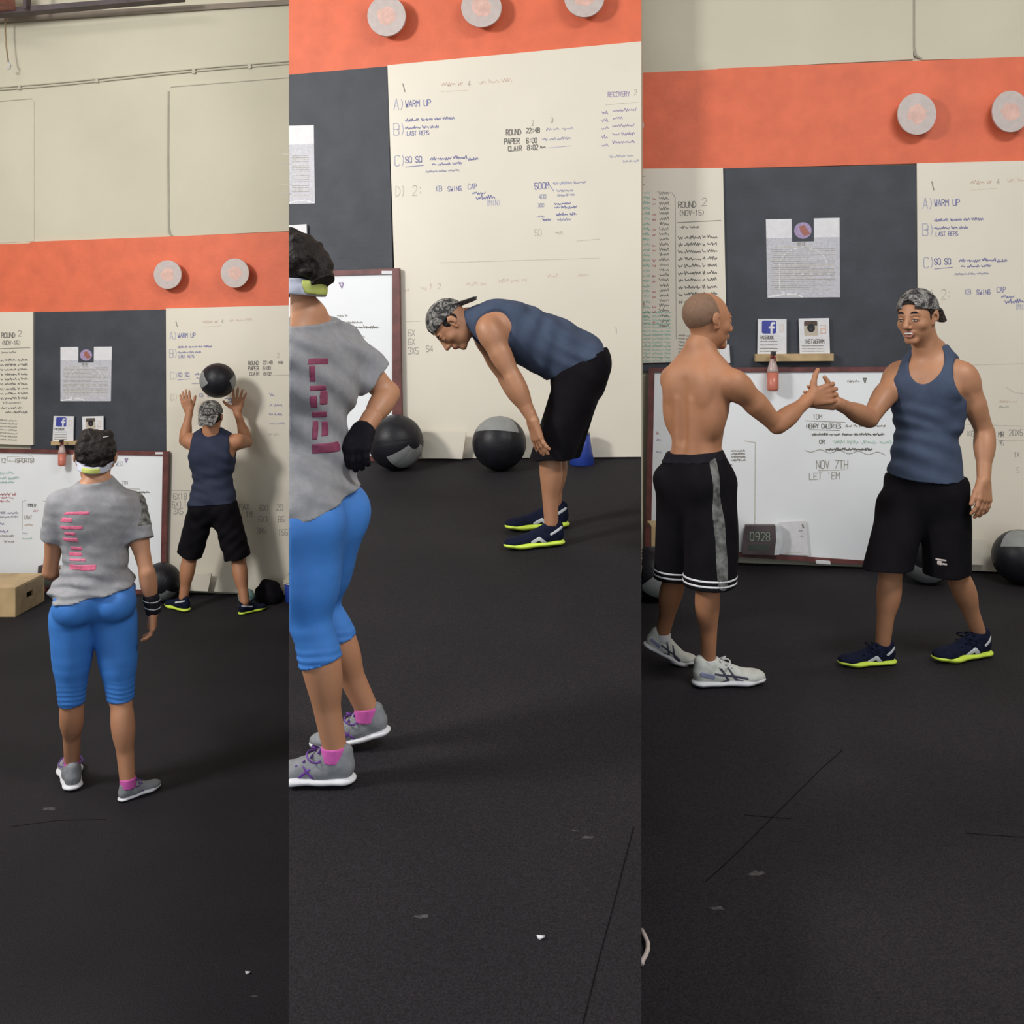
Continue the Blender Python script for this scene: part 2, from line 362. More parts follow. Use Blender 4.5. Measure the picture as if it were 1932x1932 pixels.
def hand(w, d, t, n, curl=(.35, .45, .35), spread=.12, sc=1.0, thumb=(.75, .65, .25), r=1.0, fc=None):
    """w wrist, d towards the fingers, t towards the thumb, n the way the palm faces"""
    w = np.array(w, float); d = nrm(d); t = nrm(np.array(t)-d*np.dot(t, d)); n = nrm(np.array(n)-d*np.dot(n, d)-t*np.dot(n, t)); p = []
    p.append(rc(w-d*.02, w+d*.02, .024*sc*r, .024*sc*r, .02, (n, .8)))
    L = [.074, .082, .076, .060]
    for i in range(4):
        o = (1.5-i); a = w+t*o*.013*sc+d*.012*sc; b = w+t*o*.0215*sc+d*(.088-.003*abs(o-.5))*sc
        p.append(rc(a, b, .0165*sc*r, .0125*sc*r, .012))
        dd = nrm(d+t*o*spread); q = b; cur = 0; cc = curl if fc is None else fc[i]
        for j, (f, rr) in enumerate(((.45, .0098), (.31, .0088), (.24, .0080))):
            cur += cc[j]; e = q+(dd*math.cos(cur)+n*math.sin(cur))*L[i]*f*sc; p.append(rc(q, e, rr*sc*r, (rr-.0008)*sc*r, .004)); q = e
    td = nrm(d*thumb[0]+t*thumb[1]+n*thumb[2]); a = w+d*.02*sc+t*.018*sc; b = a+td*.042*sc
    p.append(rc(a, b, .017*sc*r, .0135*sc*r, .012)); c = b+nrm(td+d*.25)*.034*sc; p.append(rc(b, c, .0125*sc*r, .0108*sc*r, .006))
    p.append(rc(c, c+nrm(td+d*.5)*.026*sc, .0108*sc*r, .009*sc*r, .004)); return p

def head_axes(F, U):
    F = nrm(F); U = nrm(np.array(U)-F*np.dot(U, F)); return np.cross(F, U), F, U   # right, forward, up
def head(c, F, U, s=1.0, open_mouth=False, jaw=1.0):
    R, F, U = head_axes(F, U); A = np.array([R, F, U]); c = np.array(c, float)
    q = lambda r, f, u: c+(R*r+F*f+U*u)*s
    E = lambda r, f, u, a, b, d, k=.015, sub=False: el(q(r, f, u), A, np.array([a, b, d])*s, k, sub)
    p = [E(0, -.012, .030, .075, .095, .083), E(0, .022, -.005, .066, .074, .088, .02), E(0, .030, -.058, .052*jaw, .055, .046, .02), rc(q(-.013, .072, -.092), q(.013, .072, -.092), .0155*s, .0155*s, .02),
         E(.040, .052, -.022, .026, .026, .024), E(-.040, .052, -.022, .026, .026, .024), rc(q(-.036, .078, .026), q(.036, .078, .026), .011*s, .011*s, .012)]
    p += [E(r, .100, .008, .015, .015, .011, .008, True) for r in (.031, -.031)]
    p += [rc(q(0, .090, .018), q(0, .112, -.024), .008*s, .0125*s, .010), E(.013, .100, -.030, .0095, .011, .008, .006), E(-.013, .100, -.030, .0095, .011, .008, .006)]
    p += [E(0, .086, -.056, .026, .016, .016, .012)]
    for r in (.031, -.031): p.append(E(r, .076, .006, .0165, .016, .0135, .003))
    for r in (1, -1):
        p += [rc(q(.072*r, -.004, .016), q(.069*r, .004, -.024), .0125*s, .009*s, .006), E(.082*r, -.012, .008, .0075, .018, .026, .004), E(.083*r, .001, .002, .006, .008, .013, .004, True)]
    if open_mouth: p.append(E(0, .104, -.058, .025, .016, .011, .003, True))
    else: p.append(rc(q(-.022, .105, -.058), q(.022, .105, -.058), .0035*s, .0035*s, .003, None, None, True))
    return p, q, E
def face_parts(root, c, F, U, s=1.0, smile=False, eyes=True):
    p, q, E = head(c, F, U, s)
    if smile:
        shell('teeth', [E(0, .0845, -.0555, .026, .0155, .0068, .001)], .0015, M_tooth, root)
        shell('mouth', [E(0, .076, -.060, .026, .016, .013, .001)], .002, M_dkstripe, root)
        shell('lips', [rc(q(-.027, .090, -.050), q(0, .1015, -.046), .0022*s, .0030*s, .003), rc(q(.027, .090, -.050), q(0, .1015, -.046), .0022*s, .0030*s, .003),
                       rc(q(-.027, .090, -.051), q(-.012, .098, -.071), .0022*s, .0034*s, .003), rc(q(-.012, .098, -.070), q(.012, .098, -.070), .0040*s, .0040*s, .004), rc(q(.027, .090, -.051), q(.012, .098, -.071), .0022*s, .0034*s, .003)], .0015, M_lip, root)
    else:
        shell('lips', p, .0016, M_lip, root, infl=.0014, inter=[rc(q(-.019, .10, -.0535), q(.019, .10, -.0535), .0036*s, .0036*s, .002, (F, 6)), rc(q(-.015, .10, -.0635), q(.015, .10, -.0635), .0045*s, .0045*s, .002, (F, 6))])
    for r in (1, -1):
        shell('eyebrow', p, .0016, M_hair, root, infl=.0016, inter=[rc(q(.016*r, .084, .0335), q(.050*r, .084, .0325), .0029*s, .0018*s, .003, (F, 6))])
        if eyes:
            e = shell('eye', [rc(q(.024*r, .0905, .002), q(.038*r, .0885, .002), .0032*s, .0026*s, .001)], .0014, M_eye, root)
            shell('iris', [rc(q(.030*r, .0925, .001), q(.032*r, .0925, .001), .0030*s, .0030*s, .001)], .0014, M_iris, root)
            shell('eyelashes', [rc(q(.019*r, .092, .006), q(.031*r, .0945, .0085), .0014*s, .002*s, .001), rc(q(.031*r, .0945, .0085), q(.044*r, .087, .005), .002*s, .0014*s, .001)], .0012, M_hair, root)

class Body:
    """prims of a figure from its joints; sides a and b"""
    def __init__(s, J, tw=(.155, .125, .15, .15), td=(.105, .09, .105, .09), mus=1.0, female=False, fwd=None, mid=None, leg=1.0, cback=None, glute=1.0):
        s.J = J = {k: np.array(v, float) for k, v in J.items()}; s.tor = []; s.leg = []; s.arm = []; s.neck = []
        pel, nk = J['pelvis'], J['neck']; mid = (pel+nk)/2 if mid is None else np.array(mid, float)
        L = np.linalg.norm(nk-mid)+np.linalg.norm(mid-pel); s.L = L
        lat_s = nrm(J['sa']-J['sb']); lat_h = nrm(J['ha']-J['hb'])
        def sp(t): return pel*(1-t)**2+2*t*(1-t)*(mid*2-(pel+nk)/2)+nk*t*t
        def tan(t): return nrm(sp(t+.02)-sp(t-.02))
        s.fr = []
        for t, w, dpt, hgt, z in ((.03, tw[0], td[0], .12, 0), (.32, tw[1], td[1], .12, 0), (.60, tw[2], td[2], .15, 0), (.80, tw[3], td[3], .12, 0)):
            u = tan(t); lt = nrm(lat_h*(1-t)+lat_s*t); lt = nrm(lt-u*np.dot(lt, u)); f = np.cross(u, lt)
            if np.dot(f, fwd) < 0: f = -f
            s.fr.append((sp(t), lt, f, u)); s.tor.append(el(sp(t), [lt, f, u], [w, dpt, hgt*L/.5], .05))
        C, lt, f, u = s.fr[3]; s.C, s.lt, s.f, s.u = C, lt, f, u; s.sp = sp
        G, gl, gf, gu = s.fr[0]; s.G, s.gl, s.gf, s.gu = G, gl, gf, gu
        for sd, sh in ((1, J['sa']), (-1, J['sb'])):
            s.tor.append(rc(C+lt*sd*.04+u*.02, C*.35+sh*.65, .072*mus, .060*mus, .045))                      # girdle
            s.tor.append(rc(nk+u*.045+lt*sd*.022-f*.010, C*.35+sh*.65+u*.020, .036*mus, .036*mus, .05))        # trapezius
            s.tor.append(el(C+lt*sd*.078-f*.058-u*.02, [lt, f, u], [.062, .036, .085], .035))                # shoulder blade
            if female: s.tor.append(el(C+lt*sd*.075+f*.075-u*.07, [lt, f, u], [.06, .055, .058], .03))
            else: s.tor.append(el(C+lt*sd*.072+f*.062-u*.03, [lt, f, u], [.078, .040*mus, .06], .025))       # chest muscle
            s.tor.append(el(G+gl*sd*.078-gf*.058-gu*.045, [gl, gf, gu], [.085, .072*glute, .085] if female else [.078, .062*glute, .078], .03)); s.glu = getattr(s, 'glu', [])+[s.tor[-1]]
        s.neck.append(rc(nk-u*.03, J['head']-nrm(J['head']-nk)*.03, .058*mus, .052*mus, .03))
        for x in 'ab':
            S_, E_, W_ = J['s'+x], J['e'+x], J['w'+x]; m = mus*(.86 if female else 1)
            up = nrm(E_-S_); s.arm += [el(S_+up*.025, [nrm(np.cross(up, f)+1e-6), nrm(np.cross(up, np.cross(up, f)+1e-6)), up], [.057*m, .057*m, .075*m], .03),
                rc(S_, S_*.5+E_*.5, .047*m, .045*m, .03), rc(S_*.5+E_*.5, E_, .045*m, .036*m, .006), el(S_*.5+E_*.5+f*.008, [nrm(np.cross(up, f)+1e-6), nrm(np.cross(up, np.cross(up, f)+1e-6)), up], [.044*m, .044*m, .085*m], .02)]
            s.arm += [rc(E_, W_, .036*m, .0255*m, .008), el(E_*.74+W_*.26, [nrm(np.cross(W_-E_, f)+1e-6), nrm(np.cross(W_-E_, np.cross(W_-E_, f))+1e-6), nrm(W_-E_)], [.042*m, .040*m, .085*m], .02)]
            H, K, A = J['h'+x], J['n'+x], J['a'+x]; lm = leg
            kb = -gf if cback is None else nrm(cback); q1 = nrm(A-K); q2 = nrm(np.cross(q1, kb)+1e-6); q3 = np.cross(q1, q2)
            s.leg += [rc(H, K*.5+H*.5, .092*lm, .077*lm, .03), rc(K*.5+H*.5, K, .077*lm, .054*lm, .006)]
            s.leg += [rc(K, A, .048*lm, .034*lm, .010), el(K*.70+A*.30+kb*.016, [q2, q3, q1], [.052*lm, .048*lm, .115], .03)]
    def skin(s, extra=()): return s.tor+s.neck+s.arm+s.leg+list(extra)

def shoe(root, heel, toe, zf, mU, mS, stripe=None, kind='', pitch=0.0, planes=(), lace=None, h=.0035, w=1.0, up=.0, sock=None, ankle=None):
    """heel, toe: ground points (back of heel, tip of toe); pitch lifts the heel about the ball of the foot"""
    heel, toe = np.array(heel, float), np.array(toe, float); heel[2] = toe[2] = 0; L = np.linalg.norm(toe-heel); d = nrm(toe-heel); k = L/.29
    sd = np.array([d[1], -d[0], 0]); uz = np.array([0, 0, 1.0]); c, s_ = math.cos(pitch), math.sin(pitch); bx = .20*k
    def q(x, y, z):
        if pitch:
            xx = x*k-bx; zz = z*k
            if xx < 0: xx, zz = xx*c+zz*s_, -xx*s_+zz*c
            return heel+d*(xx+bx)+sd*y*k*w+uz*(zz+zf(heel+d*(xx+bx))+up)
        return heel+d*x*k+sd*y*k*w+uz*(z*k+zf(heel+d*x*k)+up)
    A = [d*c-uz*s_, sd, uz*c+d*s_] if pitch else [d, sd, uz]; A2 = [d, sd, uz]
    U = [rc(q(.040, 0, .042), q(.10, 0, .044), .031*k, .034*k, .02), rc(q(.10, 0, .044), q(.19, .004, .032), .034*k, .032*k, .02), el(q(.222, .004, .030), A2, np.array([.062, .044*w, .027])*k, .015),
         rc(q(.036, 0, .060), q(.034, 0, .092), .030*k, .024*k, .015), rc(q(.06, 0, .072), q(.066, 0, .080), .035*k, .034*k, .015), rc(q(.095, 0, .078), q(.16, 0, .052), .024*k, .021*k, .015)]
    so = [rc(q(.040, 0, .016), q(.10, 0, .016), .040*k, .037*k, .02, (A[2], .36)), rc(q(.10, 0, .016), q(.20, .003, .016), .037*k, .047*k*w, .02, (A[2], .36)), rc(q(.20, .003, .016), q(.243, .004, .021), .047*k*w, .042*k, .02, (A2[2], .34))]
    kw = dict(planes=list(planes))
    o = shell('shoe', U, h, mU, root, **kw)
    if o is None: return q, U
    shell('sole', so, h, mS, o, **kw)
    if stripe is not None:
        for m_, segs in stripe:
            st = [rc(q(*a)-sd*np.sign(a[1])*.02, q(*b)-sd*np.sign(b[1])*.02, r*k, r*k, .002, (sd, 5)) for a, b, r in segs]
            shell('side_stripe', U, .0022, m_, o, infl=.0022, inter=st, **kw)
    if lace is not None:
        for i in range(4):
            x = .105+.022*i; z = .098-.013*i
            pts = [q(x, y, z-.9*y*y*10*.1) for y in (-.024, -.012, 0, .012, .024)]
            if all(np.dot(np.array(p)-pl[0], pl[1]) < -.005 for p in pts for pl in planes): tube('lace', pts, .0038*k, lace, o, 6)
        for y in (-1, 1):
            pts = [q(.118+.026*math.sin(a)*.8, y*(.004+.020*(1-math.cos(a))), .096-.008*(1-math.cos(a))+.010*math.sin(a)) for a in np.linspace(0, 6.0, 12)]
            if all(np.dot(np.array(p)-pl[0], pl[1]) < -.005 for p in pts for pl in planes): tube('lace', pts, .0028*k, lace, o, 6)
    return q, U

def cap(root, c, F, U, s=1.0, h=.003, brim_dir=-1, tilt=.18, droop=.25):
    """backwards baseball cap on a head at c"""
    R, F, U = head_axes(F, U); A = np.array([R, F, U]); c = np.array(c); q = lambda r, f, u: c+(R*r+F*f+U*u)*s
    cr = [el(q(0, -.012, .034), A, np.array([.082, .103, .092])*s, .01), el(q(0, -.005, .05), A, np.array([.076, .09, .08])*s, .02)]
    n = -(U*math.cos(tilt)+F*math.sin(tilt)*-1)
    shell('cap', cr+[el(q(0, .100, .066), A, np.array([.038, .045, .028])*s, .004, True)], h, M_camo, root, planes=[(q(0, 0, .036), n)], wrinkle=lambda p: .0012*np.sin(p[:, 0]*60)*np.sin(p[:, 2]*55))
    co = root.children[-1]
    bd = nrm(-F-U*droop)
    br = [rc(q(-.03, -.095, .022), q(-.03, -.095, .022)+bd*.072*s, .042*s, .030*s, .02, (U-F*droop, .16)), rc(q(.03, -.095, .022), q(.03, -.095, .022)+bd*.072*s, .042*s, .030*s, .02, (U-F*droop, .16))]
    shell('brim', br, h, M_camo, co)
    shell('brim_underside', br, h, M_glove, co, infl=-.001, planes=[(q(0, -.12, .020)+bd*.01, nrm(U-F*droop*.6))]) if False else None
    shell('strap', [rc(q(-.036, .082, .034), q(.036, .082, .034), .007*s, .007*s, .003)], .0025, M_glove, co)
    return co

# ------------------------------------------------------------------ the setting
def prism_z(name, poly, zt, zb, m, parent=None):
    n = len(poly); V = [(x, y, zt(x, y)) for x, y in poly]+[(x, y, zb) for x, y in poly]
    F = [list(range(n)), list(range(2*n-1, n-1, -1))]+[[i, i+n, (i+1) % n+n, (i+1) % n] for i in range(n)]
    return mesh_obj(name, V, F, m, parent)
SL, SR = (545-CX)/FPX, (1210-CX)/FPX
def ccw(p): return p[::-1]
fl = struct(prism_z('floor', [(-6.6, -3), (6.2, -3), (6.2, 9), (-6.6, 9)], lambda x, y: 0, -.15, M_rubber))
f2 = struct(prism_z('floor_right', [(SL*.3, -3), (6.2, -3), (6.2, 8), (SL*6.62, 6.62), (SL*.3, .3)], lambda x, y: ZR, 0.0, M_rubber))
f3 = struct(prism_z('floor_middle', [(SL*.3, .3), (SR*.3, .3), (SR*6.08, 6.08), (SL*6.58, 6.58)], zm, .3, M_rubber))
def wall(name, W, px0, px1, top=5.7):
    a = W.at(px0, HY); b = W.at(px1, HY); V = []
    for p in (a, b, b-W.n*.14, a-W.n*.14): V.append((p[0], p[1]))
    return struct(prism_z(name, V, lambda x, y: top, -.05, M_beige))
w1 = wall('wall_left', WL, -420, 1300); w2 = wall('wall_middle', WM, 545, 1210); w3 = wall('wall_right', WR, 1140, 2500)
struct(box('wall_side_left', (-6.6, 3, 2.8), (.14, 12, 5.9), M_beige)); struct(box('wall_side_right', (6.2, 3, 2.8), (.14, 12, 5.9), M_beige))
struct(box('ceiling', (-.2, 3, 5.85), (13, 12.4, .14), mat('ceiling_paint', (.5, .48, .42, 1), .8)))
# recessed tilt-up panels of the concrete wall (raised faces with rounded corner, 12 mm deep)
def panel(W, poly, parent): return slab('concrete_panel', W, poly, .016, .016, M_beige, parent)
slab('concrete_panel', WL, [(-60, 197), (60, 187), (64, 192), (64, 455), (-60, 462)], .004, .004, M_beige, w1)
panel(WL, [(319, 166), (324, 160), (545, 145), (700, 136), (700, 428), (545, 436), (328, 446), (320, 441), (318, 430)], w1)
panel(WR, [(1726, -60), (2050, -60), (2050, 104), (1932, 108), (1740, 113), (1729, 106), (1726, 90)], w3)
panel(WR, [(1190, -60), (1723, -60), (1723, 112), (1356, 130), (1352, 134), (1190, 140)], w3)
M_caulk = mat('caulk', (.33, .31, .25, 1), .8)
slab('caulk_joint', WL, [(316.5, 172), (319.5, 172), (319, 300), (320.5, 430), (323, 441), (328, 445), (322, 446), (317, 438), (315.5, 300)], .019, .018, M_caulk, w1)
slab('caulk_joint', WL, [(322, 163.5), (545, 146), (700, 134), (700, 135.5), (545, 147.5), (322, 165)], .0185, .018, M_caulk, w1)
slab('caulk_joint', WL, [(-60, 196), (60, 185.5), (60, 187), (-60, 197.5)], .006, .006, M_caulk, w1)
slab('caulk_joint', WR, [(1722.5, -60), (1726.5, -60), (1726.5, 88), (1730, 103), (1741, 110), (1733, 110), (1725, 104), (1722.5, 90)], .019, .018, M_caulk, w3)
# orange paint bands, a millimetre proud of the wall
struct(slab('trim_1', WL, [(-410, 482), (-80, 466), (0, 461), (55, 459), (60, 456), (325, 446), (545, 437), (1200, 408), (1200, 560), (545, 577), (-80, 595), (-410, 606)], .022, .022, M_orange))
struct(slab('trim_2', WM, [(545, -30), (1210, -60), (1210, 90), (545, 150)], .012, .012, M_orange))
struct(slab('trim_3', WR, [(1150, 140), (1352, 131), (1356, 129), (1932, 107), (2480, 82), (2480, 286), (1932, 303), (1210, 322), (1150, 323)], .022, .022, M_orange))
struct(slab('trim_4', WL, [(-60, 33), (545, -1), (545, 8), (-60, 46)], .03, .03, mat('beam_shadow_taupe', (.24, .20, .16, 1), .7)))  # beam's shadow on the wall, put in as a taupe strip
# steel beam, conduits, hook cord
beam = tag(mesh_obj('roof_beam', *extrude([WL.at(-80, 22, .3), WL.at(340, -12, .3), WL.at(340, -4, .3), WL.at(-80, 33, .3)], -WL.n*.09), M_steel), 'dark steel roof beam crossing the top left corner below the ceiling', 'beam')
t = empty('conduit_run', WL.at(200, 150, .03)); tag(t, 'pair of thin painted conduits running along the upper left beige wall', 'conduit')
for dy in (0, 5):
    pts = [WL.at(x, 165+dy-x*(50/545)+1.2*math.sin(x/80), .010) for x in range(-80, 640, 30)]
    tube('pipe', pts, .0045, M_conduit, t, 6)
for x in (36, 182, 365, 470): slab('pipe_strap', WL, rect(x-3, 164-x*.0917, x+3, 172-x*.0917), .018, .017, M_conduit, t)
t = empty('pull_cord', WL.at(12, 30, .1)); tag(t, 'brown pull cord hanging from the beam at the upper left', 'cord')
tube('cord', [WL.at(10, 22, .12), WL.at(10, 60, .12), WL.at(12, 90, .12), WL.at(16, 118, .12)], .006, M_woodd, t, 6)
tube('cord_hook', [WL.at(16, 117, .12), WL.at(20, 124, .12), WL.at(19, 130, .12), WL.at(15, 131, .12), WL.at(14, 127, .12)], .007, M_silver, t, 6)
tag(mesh_obj('roof_duct', *extrude([WL.at(-60, -60, .5), WL.at(-6, -60, .5), WL.at(-2, 2, .5), WL.at(-60, 7, .5)], -WL.n*.2), mat('rust_duct', (.35, .13, .10, 1), .6, .3)), 'rust red duct end above the dark roof beam', 'duct')
tag(mesh_obj('roof_post', *extrude([WL.at(44, -40, .35), WL.at(50, -40, .35), WL.at(49, 16, .35), WL.at(43, 16, .35)], -WL.n*.06), M_steel), 'short dark post above the roof beam', 'post')

# wall discs
def target(W, px, py, r, ry, label, clipx=None):
    t = empty('wall_disc', W.at(px, py, .02))
    def ring(rx, ryy): return [(px+rx*math.cos(2*math.pi*k/48), py+ryy*math.sin(2*math.pi*k/48)) for k in range(48)]
    def cut(poly):
        if clipx is None: return poly
        return [(max(x, clipx), y) for x, y in poly]
    if clipx is None or px > clipx-5:
        slab('stub', W, ring(r*.28, r*.28), .10, .085, M_disc, t)
    slab('face', W, cut(ring(r, ry)), .115, .016, M_disc, t)
    if clipx is None:
        rr = random.Random(int(px)); pr = [(px+r*.5*(1+.18*rr.uniform(-1, 1))*math.cos(2*math.pi*k/20), py+ry*.45*(1+.18*rr.uniform(-1, 1))*math.sin(2*math.pi*k/20)) for k in range(20)]
        slab('faded_print', W, pr, .1156, .0006, M_discp, t)
    tag(t, label, 'disc', 'white discs on the orange band')
target(WL, 316, 518, 26, 27, 'left white disc on the orange band above the two people at the left'); target(WL, 443, 515, 26.5, 27.5, 'right white disc on the left orange band, above the thrown ball')
target(WM, 729, 30, 36, 38, 'middle bay white disc nearest the charcoal board'); target(WM, 908, 14, 38, 37, 'middle bay white disc above the bent man, half way along the band')
target(WM, 1102, -6, 38, 38, 'middle bay white disc at the right, cut by the top of the frame')
target(WR, 1730, 215, 36.5, 39, 'white disc above the edge of the right whiteboard and the smiling man'); target(WR, 1907, 210, 35, 39, 'white disc at the right edge of the frame')
target(WR, 1203, 236, 12, 14, 'sliver of a white disc at the left end of the right orange band', 1209)

# charcoal boards
def board(name, W, poly, off, th, m, label, cat): return tag(slab(name, W, poly, off, th, m), label, cat)
board('backing_board', WL, [(58, 589), (314, 584), (313, 860), (58, 862)], .032, .026, M_grey, 'charcoal backing board behind the woman in grey, with a pinned poster', 'board')
board('backing_board', WM, [(545, 141), (731, 125), (741, 520), (545, 520)], .032, .026, M_grey, 'charcoal backing board in the middle bay between orange band and framed whiteboard', 'board')
board('backing_board', WR, [(1360, 318), (1731, 311), (1734, 710), (1205, 700), (1205, 680), (1362, 680)], .032, .026, M_grey, 'charcoal backing board between the two men shaking hands', 'board')

# big cream whiteboards with writing
def big_writing(W, b, fx, fy, x0, y0, sl, full=True, clip=None):
    """the same notes seen in all three bays; fx, fy map reference offsets to the picture"""
    I = Ink(W, .0485, b, 5); X = lambda x: x0+x*fx; Y = lambda y, x=0: y0+y*fy; s = fx
    def T(x, y, t, h, col, w=1.7): I.text(X(x), Y(y), t, h*s, col, w*s, sl, .75)
    def WD(x, y, ws, h, col, w=1.5): I.words(X(x), Y(y), [q*s for q in ws], h*s, col, w*s, sl)
    I.line([(X(27), Y(33)), (X(31), Y(48))], 'black', 2*s)
    T(10, 82, 'A)', 20, 'paleblue'); T(32, 77, 'WARM UP', 12, 'blue')
    WD(32, 105, (26, 22, 12, 22), 6, 'blue'); WD(32, 119, (28, 12, 16), 6, 'blue'); T(35, 131, 'LAST REPS', 8, 'blue', 1.3)
    T(10, 130, 'B)', 22, 'paleblue'); T(12, 188, 'C)', 20, 'paleblue'); T(32, 182, 'SQ SQ', 11, 'blue')
    I.line([(X(32), Y(190)), (X(66), Y(187))], 'blue', 1.5*s)
    WD(78, 178, (12, 24, 26), 7, 'blue', 1.8); WD(150, 178, (20,), 6, 'blue'); WD(82, 188, (8, 24, 18), 6, 'blue'); WD(70, 201, (22, 16, 22), 4, 'paleblue', 1.4)
    if full:
        WD(100, 38, (26, 10), 8, 'paleorange', 1.8); T(150, 38, '4', 10, 'faint'); WD(170, 34, (14, 20, 18), 9, 'paleorange'); I.line([(X(100), Y(48)), (X(150), Y(45))], 'paleorange', 1.2*s)
        T(14, 245, 'D) 2:', 18, 'faint', 1.5); T(90, 236, 'KB', 10, 'paleblue'); T(112, 236, 'SWING', 9, 'blue', 1.3); T(150, 232, 'CAP', 10, 'blue', 1.3)
        WD(158, 243, (24,), 7, 'blue'); WD(166, 252, (34,), 8, 'blue', 1.8); T(184, 263, '(MIN)', 10, 'paleblue', 1.2)
    return I, X, Y, T, WD, s
bl = board('whiteboard', WL, [(313, 582), (545, 576), (700, 572), (700, 1127), (545, 1122), (315, 1113)], .048, .014, M_cream, 'tall cream whiteboard sheet behind the man throwing the ball', 'whiteboard')
I, X, Y, T, WD, s = big_writing(WL, bl, .70, .705, 313, 583, -.02)
T(222, 150, 'ROUND', 10, 'black', 1.8); T(262, 148, '22:48', 9, 'black', 1.8); T(304, 147, 'MIN', 7, 'black'); T(222, 164, 'PAPER', 10, 'black', 2); T(262, 163, '6:00', 9, 'black', 1.8)
T(226, 178, 'CLAIR', 9, 'black', 1.8); T(264, 178, '8:02', 9, 'black', 1.8); I.line([(X(288), Y(178)), (X(345), Y(176))], 'grey', 1.2*s); T(300, 130, '2', 12, 'faint')
WD(278, 235, (14,), 12, 'blue'); WD(278, 262, (8, 22), 8, 'blue', 1.3); WD(278, 286, (10, 22), 7, 'blue', 1.3); WD(280, 310, (14, 22), 7, 'paleblue'); WD(275, 340, (10, 14), 10, 'faint')
I.line([(322, 925), (362, 926)], 'grey', 1.3)
for (x, y, t_) in ((327, 942, '6x1'), (347, 942, '8'), (325, 957, '6x1'), (347, 956, '1'), (327, 970, '3x5'), (452, 962, 'PAX'), (490, 964, '6x1'), (522, 963, '20%'), (464, 976, '1M'), (488, 985, '6x1'), (525, 985, '85'), (485, 1007, '3x5'), (525, 1010, '155')):
    I.text(x, y, t_.upper(), 11, 'grey', 1.3, 0, .75)
I.done()
bm_ = board('whiteboard', WM, [(731, 123), (1210, 78), (1210, 862), (755, 866), (744, 512)], .048, .014, M_cream, 'big cream whiteboard sheet behind the bent over man', 'whiteboard')
I, X, Y, T, WD, s = big_writing(WM, bm_, 1.0, 1.0, 733, 125, -.045)
T(222, 130, 'ROUND', 10, 'black', 1.8); T(260, 126, '22:48', 9, 'black', 1.8); WD(297, 122, (10, 12, 22), 7, 'paleblue'); T(219, 147, 'PAPER', 10, 'black', 2); T(260, 145, '6:00', 9, 'black', 1.8); WD(290, 141, (10, 12, 26), 6, 'paleblue')
T(226, 160, 'CLAIR', 9, 'black', 1.8); T(262, 158, '8:02', 9, 'black', 1.8); WD(286, 155, (10,), 5, 'black'); I.line([(X(302), Y(154)), (X(345), Y(150))], 'paleblue', 1.2); T(270, 112, '2', 9, 'grey', 1.2); T(306, 106, '3', 9, 'grey', 1.2)
T(276, 232, '500M', 12, 'blue', 1.5); I.line([(X(300), Y(218)), (X(312), Y(236))], 'blue', 1.2); WD(310, 224, (10, 22, 24), 6, 'paleblue'); T(284, 250, '400', 8, 'paleblue', 1.4)
WD(318, 238, (30,), 6, 'paleblue'); WD(318, 246, (22, 8), 5, 'paleblue'); T(282, 266, '300', 7, 'paleblue', 1.2); WD(314, 262, (30,), 6, 'blue'); WD(314, 270, (8, 30), 6, 'blue')
WD(280, 286, (14,), 6, 'paleblue'); WD(290, 293, (16,), 6, 'blue'); WD(316, 283, (22, 12), 6, 'blue'); WD(318, 292, (26,), 5, 'paleblue'); T(276, 320, '50', 12, 'faint', 1.2); WD(314, 318, (16,), 10, 'faint')
I.line([(X(355), Y(330)), (X(398), Y(326))], 'faint', 1.1)
T(414, 58, 'RECOVERY', 9, 'violet', 1.3); T(464, 54, '2', 10, 'faint', 1.3); I.line([(X(409), Y(73)), (X(470), Y(68))], 'faint', 1.1)
for k, (y, ws) in enumerate(((90, (44,)), (104, (18,)), (119, (40,)), (135, (12, 26)), (150, (42,)))):
    WD(402, y+2, (12,), 8, 'violet', 1.4); I.words(1156, 125+y-3, ws, 7, 'violet', 1.4, -.05)
I.words(1150, 298, (30, 12), 6, 'paleblue', 1.2, -.04); I.words(1175, 307, (18, 10), 5, 'paleblue', 1.2, -.04)
I.line([(830, 496), (1130, 487)], 'faint', 1.0)
for x, y, ws in ((762, 552, (10,)), (795, 548, (10,)), (1032, 524, (22,)), (1090, 522, (20,)), (880, 540, (22, 12)), (940, 534, (20, 14)), (984, 532, (10,))): I.words(x, y, ws, 8, 'paleorange', 1.2, -.03)
I.text(810, 545, '1 2', 10, 'paleorange', 1.2); I.line([(766, 607), (795, 606)], 'faint', 1.1)
for x, y, t_ in ((770, 634, '6x'), (770, 651, '6x'), (770, 668, '3x5'), (804, 664, 'S4'), (1160, 630, '1')): I.text(x, y, t_.upper(), 12, 'grey', 1.3, 0, .75)
I.done()
br_ = board('whiteboard', WR, [(1730, 308), (1932, 303), (2050, 300), (2050, 1087), (1932, 1081), (1736, 1072)], .048, .014, M_cream, 'cream whiteboard sheet behind the smiling man at the right edge', 'whiteboard')
I, X, Y, T, WD, s = big_writing(WR, br_, 1.0, 1.05, 1731, 308, -.02)
I.line([(1790, 690), (1932, 686)], 'faint', 1.0)
I.text(1826, 823, 'KG', 10, 'grey', 1.3, 0, .8); I.text(1884, 824, 'MR', 9, 'black', 1.5, 0, .8); I.text(1904, 822, '20X5', 11, 'grey', 1.5, 0, .8); I.line([(1800, 800), (1860, 802), (1932, 804)], 'faint', 1.2)
